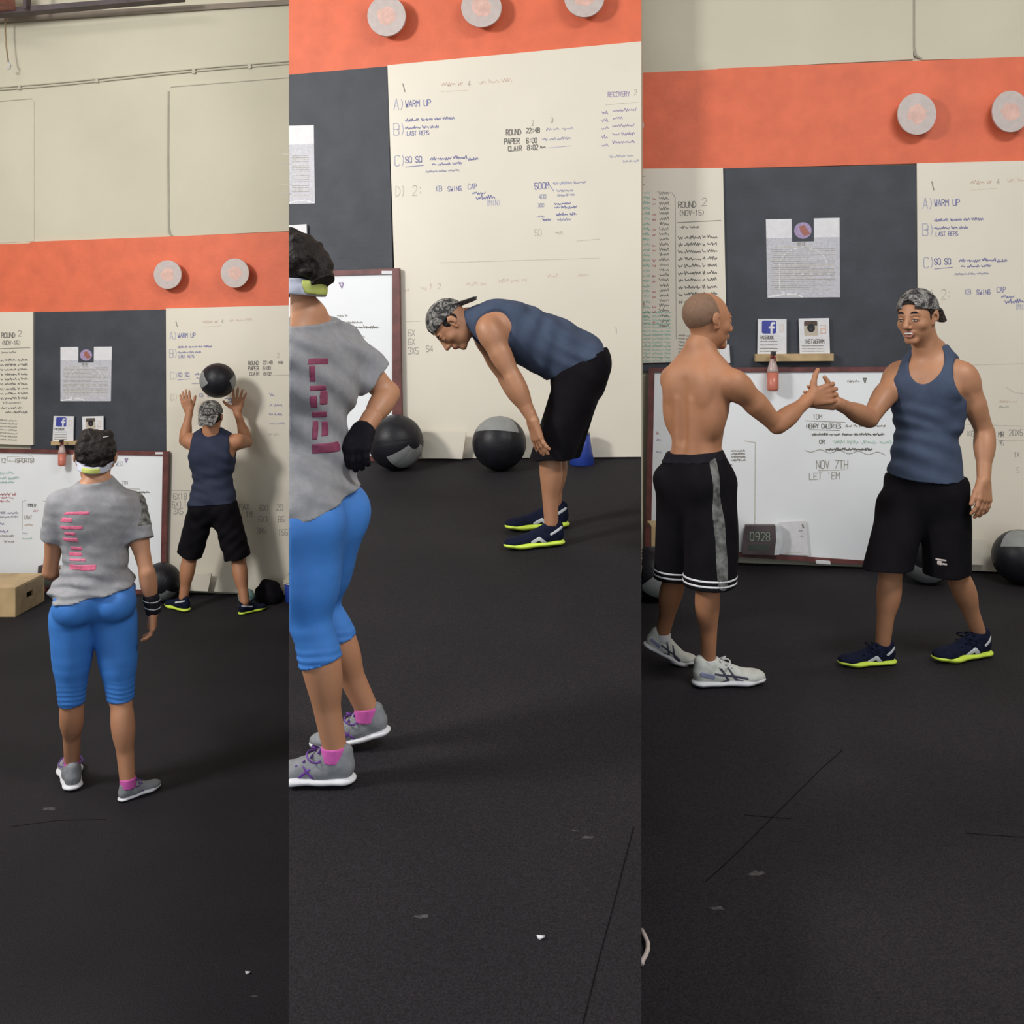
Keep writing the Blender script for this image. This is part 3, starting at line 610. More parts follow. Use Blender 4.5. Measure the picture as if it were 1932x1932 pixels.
I.line([(1876, 828), (1890, 831), (1932, 832)], 'faint', 1.2); I.text(1884, 840, '95', 9, 'grey', 1.2, 0, .8); I.words(1884, 760, (22, 10), 6, 'paleorange', 1.2); I.line([(1898, 730), (1912, 740), (1932, 743)], 'faint', 1.2)
I.text(1913, 862, '1X', 9, 'grey', 1.2, 0, .8); I.text(1918, 892, '5', 10, 'faint', 1.2, 0, .8); I.words(1884, 770, (20,), 6, 'faint'); I.done()

# narrow whiteboards left of the charcoal boards
nb = board('whiteboard', WL, [(-60, 590), (62, 588), (62, 840), (-60, 836)], .05, .018, M_cream, 'narrow cream whiteboard of black notes at the far left edge', 'whiteboard')
I = Ink(WL, .0505, nb, 3); I.text(3, 637, 'ROUND', 9, 'black', 1.5, 0, .75); I.text(34, 635, '2', 11, 'grey', 1.4); I.text(3, 651, '(NOV-15)', 8, 'black', 1.2, 0, .75); I.line([(0, 658), (57, 656)], 'black', 1.3); I.words(3, 667, (12, 12), 5, 'black')
for k in range(9): I.words(1, 682+9*k, (5, 22, 3, 13), 5, 'black', 1.3, -.02)
I.words(5, 762, (3, 3, 22), 5, 'grey'); I.words(2, 772, (10, 16, 8), 5, 'black'); I.words(10, 780, (12, 28), 5, 'black')
for k in range(7): I.words(0, 794+6*k, (12, 18), 3.5, 'grey', 1, .06)
I.done()
nb = board('whiteboard', WR, [(1150, 319), (1364, 317), (1372, 682), (1150, 686)], .05, .018, M_cream, 'cream whiteboard with green and black columns of notes behind the shirtless man', 'whiteboard')
I = Ink(WR, .0505, nb, 4)
I.text(1280, 392, 'ROUND', 11, 'black', 1.6, -.03, .8); I.text(1325, 388, '2', 14, 'grey', 1.4); I.text(1281, 407, '(NOV-15)', 10, 'black', 1.3, -.02, .8); I.line([(1278, 420), (1360, 416)], 'black', 1.5); I.words(1281, 431, (17, 18), 6, 'black', 1.3)
for k in range(10): I.words(1280, 452+13.4*k, (8, 30, 5, 18), 7, 'black', 1.7, -.03)
for k in range(8): I.words(1280, 634+6.5*k, (12, 20), 4, 'grey', 1.2, .06)
I.line([(1240, 362), (1268, 364), (1274, 372), (1276, 640)], 'grey', 1.3)
for k in range(27): I.words(1244, 368+9.6*k, (18,), 7, 'black' if k % 7 else 'grey', 1.3)
for k in range(26): I.words(1212, 366+9.8*k, (14,), 6, 'green' if k % 5 else 'palegreen', 1.3); I.words(1231, 368+9.7*k, (6,), 5, 'red', 1.2) if k % 3 else None
for k in range(14): I.words(1212, 592+7*k, (16, 20, 12), 5, 'palegreen' if k % 3 else 'green', 1.2)
I.words(1212, 335, (6,), 6, 'grey'); I.words(1212, 350, (4,), 5, 'grey'); I.words(1212, 578, (5,), 10, 'red', 1.5); I.done()

# framed whiteboards leaning below
def framed(W, outer, inner, clipname, label, notes, off=.095):
    t = empty('framed_whiteboard', W.at((outer[0][0]+outer[1][0])/2, outer[2][1], off/2)); tag(t, label, 'whiteboard')
    pn = slab('writing_panel', W, [inner[0], inner[1], inner[2], inner[3]], off-.012, .012, M_white, t)
    for i, nmn in ((0, 'top_rail'), (1, 'right_rail'), (2, 'bottom_rail'), (3, 'left_rail')):
        j = (i+1) % 4
        if clipname and nmn in clipname: continue
        slab('frame_rail', W, [outer[i], outer[j], inner[j], inner[i]], off, .03, M_maroon, t)
    I = Ink(W, off-.0112, t, 9); notes(I); I.done(); return t, pn
def n1(I):
    I.text(2, 873, '12 - (SPORTS)', 8, 'grey', 1.2, 0, .8); I.line([(14, 862), (60, 860), (64, 866), (60, 871), (14, 870), (14, 862)], 'faint', 1)
    I.words(0, 895, (8, 14), 6, 'palegreen', 1.5); I.words(0, 905, (12, 20), 6, 'palegreen', 1.5); I.words(0, 912, (26,), 4, 'palegreen', 1.3)
    for k in range(3): I.words(0, 935+6.5*k, (20-k*6, 8), 5, 'red', 1.3)
    I.words(0, 970, (10, 22), 5, 'paleblue', 1.4); I.words(0, 977, (34,), 4, 'paleblue', 1.4); I.words(0, 990, (7,), 5, 'blue'); I.words(0, 1005, (16,), 5, 'violet'); I.words(0, 1013, (26,), 4, 'grey'); I.words(8, 1024, (5, 12), 4, 'grey')
    I.line([(42, 1000), (42, 946), (50, 944)], 'faint', 1); I.text(50, 956, 'IMMER', 6, 'black', 1.1, .05, .8); I.words(62, 966, (10,), 6, 'red', 1); I.text(46, 979, 'LRAT', 6, 'grey', 1.1, .02, .8)
    I.words(46, 992, (16,), 4, 'paleorange'); I.words(42, 1009, (10,), 8, 'paleblue'); I.words(42, 1018, (18,), 4, 'palegreen'); I.line([(82, 945), (96, 948)], 'grey', 1)
    I.line([(236, 866), (241, 866), (238, 872), (236, 866)], 'violet', 2.2); I.text(218, 879, 'WED', 8, 'paleblue', 1, 0, .8)
    I.text(212, 918, 'NOV', 7, 'grey', 1.2, 0, .8); I.text(230, 914, '7TH', 6, 'grey', 1.2, 0, .8); I.line([(214, 922), (264, 923)], 'grey', 1.1); I.words(224, 931, (20, 4, 30), 4, 'black', 1.3); I.words(262, 942, (6,), 4, 'faint'); I.line([(276, 968), (283, 969)], 'grey', 1)
framed(WL, [(-60, 846), (317.5, 852), (311, 1123), (-60, 1112)], [(-60, 853), (307, 860), (302, 1114), (-60, 1104)], ('left_rail',), 'maroon framed whiteboard behind the woman in grey at the left', n1)
slab('name_tag', WL, rect(293, 853, 307, 857), .098, .003, M_paper, bpy.data.objects['framed_whiteboard'])
def n2(I):
    I.line([(640, 534), (648, 534), (645, 543), (640, 534)], 'violet', 2.5); I.words(636, 598, (12, 5), 5, 'grey'); I.words(654, 610, (30,), 4, 'grey'); I.line([(650, 618), (716, 617)], 'grey', 1.6); I.words(652, 620, (22, 6, 26), 6, 'black', 1.6); I.words(676, 638, (12,), 4, 'faint')
f2t, _ = framed(WM, [(545, 513), (753, 506), (759, 867), (545, 880)], [(545, 522), (740, 517), (740, 858), (545, 868)], ('left_rail',), 'maroon framed whiteboard behind the half seen woman in the middle bay', n2)
slab('name_tag', WM, rect(720, 511, 740, 517), .098, .003, M_paper, f2t)
def n3(I):
    I.line([(1629, 714), (1634, 714), (1632, 722), (1629, 714)], 'black', 2.5); I.words(1598, 722, (24,), 6, 'grey')
    I.text(1534, 791, '10M', 9, 'grey', 1.3, 0, .85); I.line([(1520, 794), (1595, 797)], 'grey', 1.4); I.text(1522, 808, 'HENRY CALORIES', 8, 'black', 1.6, 0, .75); I.line([(1527, 811), (1584, 812)], 'black', 1.5)
    I.words(1595, 806, (12, 8, 50), 5, 'grey', 1.3); I.words(1532, 822, (30, 6, 12, 20, 8, 22, 22), 5, 'black', 1.6); I.text(1546, 837, 'OR', 7, 'black', 1.5); I.words(1574, 838, (20, 22, 30, 26), 8, 'palegreen', 1.4)
    I.words(1558, 850, (88,), 5, 'black', 1.8); I.line([(1520+k*5.2, 850+(1.8*math.sin(k*.9))*1.6+k*.22) for k in range(30)], 'grey', 1.4)
    I.text(1540, 884, 'NOV 7TH', 15, 'grey', 1.6, .0, .75); I.line([(1544, 888), (1580, 887), (1595, 886)], 'faint', 1.4); I.text(1527, 905, "LET 'EM", 12, 'grey', 1.4, -.03, .9)
    for k in range(4): I.words(1380, 852+6*k, (26,), 4, 'grey', 1.3)
    I.line([(1405, 832), (1425, 835), (1424, 1000)], 'faint', 1.5); I.words(1376, 880, (5,), 7, 'grey'); I.words(1238, 820, (5,), 6, 'red'); I.words(1238, 832, (8,), 5, 'violet'); I.words(1237, 855, (10,), 5, 'paleblue')
f3t, _ = framed(WR, [(1224, 694), (1745, 692), (1745, 1073), (1217, 1040)], [(1235, 703), (1735, 701), (1735, 1065), (1228, 1031)], (), 'maroon framed whiteboard behind the two men shaking hands', n3)
tag(slab('chalk_eraser', WR, [(1540, 1058), (1567, 1060), (1567, 1065), (1540, 1063)], .13, .03, M_paper), 'white eraser lying at the foot of the framed whiteboard', 'eraser')

# posters with logo block
def poster(W, q, label, cut=None):
    def m(u, v): return tuple((np.array(q[0])*(1-u)+np.array(q[1])*u)*(1-v)+(np.array(q[3])*(1-u)+np.array(q[2])*u)*v)
    t = empty('poster', W.at(*m(.5, 1), .04)); tag(t, label, 'poster'); u0 = cut or 0.0
    def R(name, a, b, c, d, off, mt):
        a = max(a, u0)
        if c <= a: return
        slab(name, W, [m(a, b), m(c, b), m(c, d), m(a, d)], off, .0006 if off > .0362 else .004, mt, t)
    R('sheet', 0, 0, 1, 1, .036, M_paper); R('print_area', .0, .24, 1, 1.0, .0366, M_paperg)
    R('logo_block', .35, 0, .65, .29, .0372, M_grey)
    if not cut:
        slab('logo_ring', W, [m(.5+.12*math.cos(a*.3927), .15+.105*math.sin(a*.3927)) for a in range(16)], .0378, .0006, M_lettery['violet'], t)
        slab('logo_mark', W, [m(.45, .10), m(.52, .08), m(.57, .15), m(.60, .20), m(.52, .22), m(.47, .17)], .0384, .0006, M_lip, t)
    I = Ink(W, .0372, t, 6); n = 22
    for k in range(n):
        v = .36+.56*k/n; ws = max(u0+.03, .06+(.0 if k % 4 else .04)); a, b = m(ws, v), m(.93 if k % 5 else .6, v); I.line([a, b], 'grey' if k % 3 else 'faint', .9 if W is WL else 1.1)
    if not cut:
        I.line([m(.50+.33*math.cos(a), .62-.26*math.sin(a)) for a in np.linspace(.1, 3.0, 20)], 'white', 1.6); I.line([m(.17, .62), m(.17, .9), m(.28, .97)], 'white', 1.5)
        for k in range(5): I.line([m(.35+.12*k, .70), m(.38+.12*k, .70)], 'white', 3)
        I.text(*m(.42, .335), 'NOTICE', 5 if W is WR else 3.4, 'grey', .9, 0, .7)
    I.line([m(max(u0, .02), .985), m(.25 if u0 < .2 else u0+.1, .955), m(.42 if u0 < .4 else u0+.2, .96), m(.48 if u0 < .4 else u0+.3, .99)], 'white', 3 if W is WR else 2)
    I.done('print')
poster(WL, [(114, 655), (211, 654), (209, 757), (114, 757)], 'white poster on the left charcoal board above the woman in grey')
poster(WR, [(1445, 414), (1584, 411), (1585, 561), (1448, 562)], 'white poster on the charcoal board between the shaking hands men')
poster(WM, [(440, 240), (592, 236), (594, 384), (440, 388)], 'cut off white poster on the middle charcoal board above the woman', .69)

# social cards on their ledge
def fcard(W, q, label):
    def m(u, v): return tuple((np.array(q[0])*(1-u)+np.array(q[1])*u)*(1-v)+(np.array(q[3])*(1-u)+np.array(q[2])*u)*v)
    t = empty('card', W.at(*m(.5, 1), .05)); tag(t, label, 'card'); slab('sheet', W, [m(0, 0), m(1, 0), m(1, 1), m(0, 1)], .06, .012, M_paper, t); h = np.linalg.norm(np.array(q[3])-np.array(q[0])); return t, m, h
def facebook(W, q, label):
    t, m, h = fcard(W, q, label); k = .06
    rr = [(.14, .07), (.20, .04), (.58, .04), (.64, .07), (.64, .38), (.58, .41), (.20, .41), (.14, .38)]
    slab('logo_square', W, [m(*p) for p in rr], .0606, .0006, mat('logo_blue', (.045, .06, .33, 1), .5, .1), t)
    slab('letter_f', W, [m(*p) for p in ((.44, .41), (.44, .27), (.38, .27), (.38, .205), (.44, .205), (.44, .14), (.49, .085), (.60, .085), (.60, .145), (.54, .145), (.515, .165), (.515, .205), (.60, .205), (.59, .27), (.515, .27), (.515, .41))], .0612, .0006, M_paper, t)
    I = Ink(W, .0606, t, 2); I.text(*m(.08, .56), 'FACEBOOK', h*.085, 'black', h*.02, 0, .75)
    for v in (.64, .74, .84, .92): I.words(*m(.08, v), (h*.5,), h*.03, 'grey', h*.012)
    I.line([m(.78, .15), m(.88, .15), m(.88, .35), m(.78, .35), m(.78, .15)], 'paleorange', h*.015); I.done()
def insta(W, q, label, cut=0):
    t, m, h = fcard(W, q, label)
    if cut: return t
    slab('camera_top', W, [m(.17, .10), m(.20, .07), m(.58, .07), m(.61, .10), m(.61, .21), m(.17, .21)], .0606, .0006, mat('camera_brown', (.09, .06, .045, 1), .6, .2), t)
    slab('camera_body', W, [m(.17, .21), m(.61, .21), m(.64, .46), m(.58, .49), m(.20, .49), m(.17, .46)], .0606, .0006, mat('camera_cream', (.50, .44, .36, 1), .6, .1), t)
    slab('lens', W, [m(.40+.13*math.cos(a*.3927), .27+.12*math.sin(a*.3927)) for a in range(16)], .0612, .0006, M_black, t)
    slab('lens_glint', W, [m(.40+.05*math.cos(a*.7854), .30+.045*math.sin(a*.7854)) for a in range(8)], .0618, .0006, M_steel, t)
    I = Ink(W, .0606, t, 2); I.text(*m(.15, .70), 'INSTAGRAM', h*.11, 'black', h*.02, 0, .75)
    for v in (.78, .86, .93): I.words(*m(.08, v), (h*.6,), h*.02, 'grey', h*.01)
    I.line([m(.72, .2), m(.88, .2), m(.88, .42), m(.72, .42), m(.72, .3), m(.85, .3)], 'orange', h*.02); I.done(); return t
facebook(WL, [(101, 785), (139, 785.5), (138, 834), (99, 833)], 'small white card with a blue f logo on the ledge behind the woman'); insta(WL, [(155, 786), (195, 785), (195, 834), (156, 834)], 'small white card with a camera logo above the head of the woman')
facebook(WR, [(1430, 602), (1484, 602), (1484, 669), (1429, 669)], 'white card with a blue f logo above the hanging spray bottle'); insta(WR, [(1507, 601), (1564, 600), (1566, 668), (1509, 668)], 'white card with a brown camera logo right on the wooden ledge')
t = fcard(WM, [(545, 425), (578, 423), (580, 474), (545, 476)], 'corner of a white card above the dark hair of the woman in the middle bay')[0]
for W, a, b, y0, y1, lab in ((WL, 96, 197, 833, 840, 'short wooden ledge holding two cards behind the head of the woman'), (WR, 1425, 1573, 668, 682, 'wooden ledge holding two cards above the handshake')):
    tag(slab('ledge', W, [(a, y0), (b, y0-1), (b, y1-1), (a, y1)], .095, .065, M_wood), lab, 'shelf')
tag(slab('paper_roll', WR, [(1358, 650), (1376, 650), (1378, 685), (1358, 685)], .06, .006, M_paper), 'small blank white paper hanging beside the neck of the shirtless man', 'paper')

# spray bottles hanging from the ledges
def lathe(name, base, prof, m, parent, n=20, ax=None, clip=None):
    V, F = [], []
    for r, z in prof:
        for k in range(n): a = 2*math.pi*k/n; V.append((base[0]+r*math.cos(a), base[1]+r*math.sin(a), base[2]+z))
    for i in range(len(prof)-1):
        for k in range(n): F.append([i*n+k, i*n+(k+1) % n, (i+1)*n+(k+1) % n, (i+1)*n+k])
    F.append(list(range(n))[::-1]); F.append([(len(prof)-1)*n+k for k in range(n)]); return mesh_obj(name, V, F, m, parent, True)
M_bot = mat('clear_bottle', (.50, .38, .36, 1), .25, .08, 10); M_liq = mat('red_liquid', (.55, .17, .12, 1), .3, .1, 10); M_trig = mat('trigger_red', (.25, .05, .04, 1), .5)
def bottle(W, px, ytop, ybot, label):
    p = W.at(px, ybot, .16); q = W.at(px, ytop, .16); H = q[2]-p[2]; k = H/.27; t = empty('spray_bottle', p); tag(t, label, 'bottle')
    lathe('liquid', p, [(.028*k, 0), (.036*k, .008*k), (.038*k, .02*k), (.037*k, .125*k)], M_liq, t)
    lathe('bottle', p, [(.037*k, .1255*k), (.036*k, .14*k), (.030*k, .165*k), (.019*k, .20*k), (.014*k, .215*k)], M_bot, t)
    lathe('collar', p, [(.016*k, .215*k), (.017*k, .235*k), (.012*k, .24*k)], M_trig, t, 16)
    box('spray_head', p+np.array([0, -.01*k, .25*k]), (.022*k, .06*k, .026*k), M_black, t, bev=.004)
    tube('trigger', [p+np.array([0, -.03*k, .245*k]), p+np.array([.004, -.042*k, .225*k]), p+np.array([.004, -.038*k, .20*k])], .005*k, M_trig, t, 6)
bottle(WL, 117, 828, 879, 'red spray bottle hanging behind the left shoulder of the woman'); bottle(WR, 1458, 661, 738, 'red spray bottle hanging above the arm of the shirtless man')

# medicine balls: black shell of sewn panels with two grey ones
def med_ball(c, R, rot, label, grey=True, clip=None, group='medicine balls by the wall', n=48, gs=((.15, .55, .28), (.8, -.75, .33))):
    t = empty('medicine_ball', (c[0], c[1], c[2]-R)); tag(t, label, 'ball', group)
    M = np.array(Matrix.Rotation(rot[2], 3, 'Z') @ Matrix.Rotation(rot[1], 3, 'Y') @ Matrix.Rotation(rot[0], 3, 'X'))
    def sph(name, sel, m, lift):
        V, F, ids = [], [], {}
        N1, N2 = n*2, n
        def vid(i, j):
            i %= N1
            if (i, j) in ids: return ids[(i, j)]
            la = math.pi*j/N2; lo = 2*math.pi*i/N1; d = np.array([math.sin(la)*math.cos(lo), math.sin(la)*math.sin(lo), math.cos(la)])
            sm = min(abs(((lo*6/(2*math.pi)) % 1)-.5)*2, 1); g = -.008*math.exp(-((1-sm)*N1/12)**2*1.2) if 0.25 < la < math.pi-.25 else 0
            V.append(np.array(c)+M@d*(R*(1+lift+g))); ids[(i, j)] = len(V)-1; return len(V)-1
        for i in range(N1):
            for j in range(N2):
                la = math.pi*(j+.5)/N2; lo = 2*math.pi*(i+.5)/N1
                if sel(lo, la):
                    f = [vid(i, j), vid(i, j+1), vid(i+1, j+1), vid(i+1, j)]; F.append(f)
        if clip is not None:
            V2 = np.array(V); F = [f for f in F if all(V2[k] @ clip[1]-np.dot(clip[0], clip[1]) < 0 for k in f)]
        o = mesh_obj(name, V, F, m, t, True); return o
    g = lambda lo, la: (.35 < la < 1.25 and .5 < lo < 2.6) or (1.95 < la < 2.75 and 3.6 < lo < 5.7)
    if not grey: g = lambda lo, la: False
    sph('black_panels', lambda lo, la: not g(lo, la), M_vinyl, 0)
    if grey:
        sph('grey_panel', lambda lo, la: g(lo, la) and lo < 3, M_vinylg, .004); sph('grey_panel', lambda lo, la: g(lo, la) and lo > 3, M_vinylg, .004)
    return t
def ball_at(px, py, rpx, zf, label, rot, **kw):
    # depth so that the ball of real radius rests on its floor
    D = kw.pop('D'); c = P(px, py, D); R = rpx*D/FPX; c[2] = zf(c[0], c[1])+R; return med_ball(c, R, rot, label, **kw)
z0 = lambda x, y: 0.0
zr = lambda x, y: ZR
ball_at(304, 1086, 36, z0, 'black and grey medicine ball between the woman and the throwing man', (-1.64, 0, -2.82), D=7.16)
ball_at(747, 832, 52, zm, 'medicine ball on the floor by the elbow of the half seen woman', (-1.41, 0, -2.265), D=6.0)
ball_at(942, 829, 51, zm, 'medicine ball with a grey cap behind the hand on the knee', (.26, 0, 2.94), D=5.85)
ball_at(1927, 1028, 51, zr, 'medicine ball cut by the right edge of the frame', (.26, 0, 2.94), D=5.75)
ball_at(1748, 1032, 52, zr, 'medicine ball mostly hidden behind the knees of the smiling man', (-1.5, 0, 2.56), D=5.78)
ball_at(1232, 1070, 50, zr, 'medicine ball at the heel of the shirtless man', (-1.13, 0, -2.8), D=5.4, clip=(np.array([0, 0, 0.]), nrm([-1, SR, 0])))
# ball in the air
Db = 7.02; med_ball(P(411, 718, Db), 33*Db/FPX, (-.77, 0, 1.94), 'medicine ball in the air above the raised hands', n=48, group=None)

# leaning scraps, plyo boxes, clock, bags
tag(slab('drywall_scrap', WL, [(350, 1083), (399, 1082), (392, 1116), (350, 1114)], .11, .015, M_cream), 'small cream board scrap leaning behind the legs of the throwing man', 'board')
tag(slab('drywall_scrap', WM, [(798, 815), (879, 816), (872, 866), (796, 864)], .12, .015, M_cream), 'small cream board scrap leaning between the two middle balls', 'board')
tag(slab('drywall_scrap', WR, [(1800, 1014), (1866, 1018), (1857, 1066), (1800, 1064)], .12, .015, M_cream), 'small cream board scrap leaning right of the smiling man', 'board')
def plyo(cx, cy, z, sx, sy, sz, rz, label, hole=True):
    t = empty('plyo_box', (cx, cy, z)); t.rotation_euler = (0, 0, 0); tag(t, label, 'box'); th = .018
    c, s = math.cos(rz), math.sin(rz); W2 = lambda x, y: (cx+x*c-y*s, cy+x*s+y*c)
    def b(name, x, y, zz, a, bb, cc, m): X2, Y2 = W2(x, y); box(name, (X2, Y2, z+zz), (a, bb, cc), m, t, rz, .002)
    b('top', 0, 0, sz-th/2, sx, sy, th, M_wood); b('front', 0, -sy/2+th/2, (sz-th)/2, sx, th, sz-th-.001, M_wood); b('back', 0, sy/2-th/2, (sz-th)/2, sx, th, sz-th-.001, M_wood)
    b('side', -sx/2+th/2, 0, (sz-th)/2, th, sy-2*th-.001, sz-th-.001, M_woodd)
    xx = sx/2-th/2; hw, h0, h1 = .05, sz*.42, sz*.62; L = sy-2*th-.001
    b('side', xx, 0, h0/2, th, L, h0, M_woodd); b('side', xx, 0, (h1+sz-th)/2, th, L, sz-th-h1, M_woodd)
    b('side', xx, -(L/2+hw)/2, (h0+h1)/2, th, L/2-hw, h1-h0, M_woodd); b('side', xx, (L/2+hw)/2, (h0+h1)/2, th, L/2-hw, h1-h0, M_woodd)
plyo(-3.92, 6.95, 0, .62, .42, .215, .0, 'plywood plyo box with a hand hole at the left edge of the floor')
_c = P(1206, 1040, 5.95); 
def plyo_r():
    t = empty('plyo_box', (1.0, 5.9, ZR)); tag(t, 'plywood box end under the framed whiteboard, left of the black shorts', 'box')
    Dd = 5.85; a = P(1228, 992, Dd); b = P(1262, 1044, Dd)
    box('side', ((a[0]+b[0])/2, Dd, (a[2]+ZR)/2), (b[0]-a[0], .03, a[2]-ZR), M_wood, t, 0, .002); box('top', ((a[0]+b[0])/2, Dd+.09, a[2]-.009), (b[0]-a[0]-.002, .15, .018), M_wood, t, 0, .002)
plyo_r()
def gclock(W, q, paper, label, off=.16):
    t = empty('gym_timer', W.at((q[0][0]+q[1][0])/2, q[3][1], off-.02)); tag(t, label, 'clock')
    def m(u, v): return tuple((np.array(q[0])*(1-u)+np.array(q[1])*u)*(1-v)+(np.array(q[3])*(1-u)+np.array(q[2])*u)*v)
    slab('case', W, [m(.04, 0), m(.8, .0), m(.83, .5), m(.80, 1), m(0, 1), m(.01, .5)], off, .05, M_steel, t); slab('side_grip', W, [m(.78, 0), m(.93, .02), m(1, .5), m(.93, .98), m(.78, 1), m(.82, .5)], off-.001, .05, M_silver, t)
    lcd = mat('lcd_grey', (.06, .075, .065, 1), .3, .1); slab('screen', W, [m(.14, .18), m(.70, .18), m(.70, .55), m(.14, .55)], off+.001, .002, lcd, t); slab('screen', W, [m(.14, .64), m(.66, .64), m(.66, .85), m(.14, .85)], off+.001, .002, lcd, t)
    I = Ink(W, off+.0016, t, 2); h = abs(q[3][1]-q[0][1])
    for u, ch in ((.18, '0'), (.32, '9'), (.46, '2'), (.58, '8')): I.text(*m(u, .52), ch, h*.3, 'grey', h*.025, 0, .7)
    I.done('digits')
gclock(WR, [(1404, 992), (1478, 992), (1476, 1048), (1400, 1046)], None, 'black gym timer with grey screens standing against the framed whiteboard')
gclock(WL, [(70, 1068), (122, 1070), (122, 1110), (70, 1108)], None, 'dark timer on the floor behind the left elbow of the woman', .2)
pp = tag(slab('note_sheet', WR, [(1470, 985), (1520, 983), (1526, 1048), (1472, 1046)], .10, .003, M_paper), 'white note sheet propped beside the gym timer', 'paper')
I = Ink(WR, .1006, pp, 3); I.line([(1514, 990), (1516, 996)], 'black', 3); I.words(1508, 1003, (6,), 4, 'grey'); I.words(1510, 1014, (6,), 4, 'faint'); I.line([(1478, 1044), (1516, 1042)], 'faint', 1); I.done()
def blob(name, c, r, m, label, cat, seed=0):
    A = np.eye(3); pr = [el(c, A, r, .03)]+[el(np.array(c)+np.array([math.cos(k*1.7+seed)*r[0]*.6, math.sin(k*1.1)*r[1]*.4, -r[2]*.3]), A, np.array(r)*.6, .03) for k in range(5)]
    V, F = field(pr, .008, planes=[((0, 0, c[2]-r[2]*.62), (0, 0, -1))], wrinkle=folds(.005, ((1, .3, .6), .07, 0), ((.2, .5, 1), .05, 1), seed=seed)); return tag(fast_obj(name, V, F, m), label, cat)
cB = P(506, 1112, 7.12); blob('gym_bag', (cB[0], cB[1], .07), (.095, .08, .11), M_shortsb, 'black cloth bag lying right of the throwing man', 'bag', 1)
cB = P(466, 1118, 7.2); blob('towel', (cB[0], cB[1], .03), (.055, .045, .05), M_teal, 'teal towel bunched by the wall beside the black bag', 'towel', 2)
cb = P(543, 1100, 7.13); t = empty('bucket', (cb[0]+.07, cb[1], 0)); tag(t, 'blue bucket with a grey lid at the end of the left wall', 'bucket')
lathe('body', (cb[0]+.07, cb[1], 0), [(.075, 0), (.085, .01), (.095, .16)], M_blue, t, 28); lathe('lid', (cb[0]+.07, cb[1], .16), [(.10, 0), (.10, .012), (.085, .02), (.08, .05), (.05, .056)], M_conduit, t, 28); lathe('rim', (cb[0]+.07, cb[1], .152), [(.097, 0), (.103, .004), (.097, .008)], M_paper, t, 28)
cb = P(1098, 862, 5.9); t = empty('bucket', (cb[0], cb[1], zm(cb[0], cb[1]))); tag(t, 'blue bucket behind the knees of the bent over man', 'bucket')
lathe('body', (cb[0], cb[1], zm(cb[0], cb[1])-.01), [(.07, 0), (.08, .01), (.06, .12), (.05, .20)], M_blue, t, 28); lathe('lid', (cb[0], cb[1], zm(cb[0], cb[1])+.19), [(.052, 0), (.052, .015), (.03, .02)], M_conduit, t, 24)

# floor bits: mat seams, cable, crumbs, chalk scuffs
def fpoint(px, py, bay, dz=.0):
    D = {'l': DL(py), 'r': DR(py), 'm': DM(px, py)}[bay]; p = P(px, py, D); p[2] += dz; return p
def seam(pts, bay, w=.004, m=None, parent=None, name='mat_joint', th=.0012):
    q = [fpoint(x, y, bay) for x, y in pts]; V, F = [], []
    for i, p in enumerate(q):
        d = q[min(i+1, len(q)-1)]-q[max(i-1, 0)]; d[2] = 0; d = nrm(d); n = np.array([-d[1], d[0], 0])*w/2; V += [p+n+[0, 0, th], p-n+[0, 0, th]]
    for i in range(len(q)-1): F.append([2*i, 2*i+1, 2*i+3, 2*i+2])
    return mesh_obj(name, V, F, m or mat('joint_shadow_gap', (.008, .007, .008, 1), .95, .2, 20, spec=.05), parent)
seam([(1196, 1560), (1180, 1620), (1160, 1700), (1130, 1810), (1100, 1932), (1090, 1980)], 'm', .0025, parent=f3)
seam([(1330, 1665), (1380, 1620), (1440, 1560), (1500, 1500), (1550, 1450), (1590, 1415)], 'r', .003, parent=f2)
seam([(1820, 1572), (1870, 1576), (1932, 1580), (2000, 1584)], 'r', .0028, parent=f2); seam([(1405, 1538), (1450, 1542), (1490, 1545)], 'r', .003, parent=f2)
seam([(20, 1560), (110, 1548), (200, 1546)], 'l', .003, parent=fl)
M_scuff = mat('chalk_dust', (.055, .052, .055, 1), .95, .5, 60)
for bay, x, y, w_, h_, f_ in (('m', 1110, 1580, 22, 4, f3), ('m', 1085, 1568, 14, 2, f3), ('r', 1428, 1648, 30, 6, f2), ('r', 1352, 1714, 26, 5, f2), ('l', 92, 1526, 24, 4, fl), ('l', 480, 1880, 16, 2, fl), ('m', 795, 1730, 30, 5, f3)):
    rr = random.Random(x); V = []
    for k in range(14): a = 2*math.pi*k/14; V.append(fpoint(x+w_*.7*math.cos(a)*rr.uniform(.5, 1), y+h_*math.sin(a)*rr.uniform(.4, 1), bay, .0008))
    mesh_obj('chalk_scuff', V, [list(range(14))[::-1]], M_scuff, f_)
def crumb(px, py, bay, label):
    p = fpoint(px, py, bay); tag(mesh_obj('paper_scrap', *extrude([p+np.array([math.cos(a)*.008*(1+.3*(k % 2)), math.sin(a)*.005, .001+.003*(k % 3 == 0)]) for k, a in enumerate(np.linspace(0, 5.4, 7))], np.array([0, 0, .003])), M_paper), label, 'scrap')
crumb(1021, 1771, 'm', 'white paper scrap on the black floor in the middle bay'); crumb(468, 1837, 'l', 'white paper scrap on the black floor at the lower left')
cab = [fpoint(x, y, 'r', .012) for x, y in ((1210.6, 1764), (1217, 1776), (1222, 1788), (1222, 1800), (1218, 1812), (1212, 1822), (1210.8, 1828))]
tag(tube('cable', cab, .006, M_disc, None, 8), 'loop of pale cable on the floor near the bottom of the frame', 'cable')

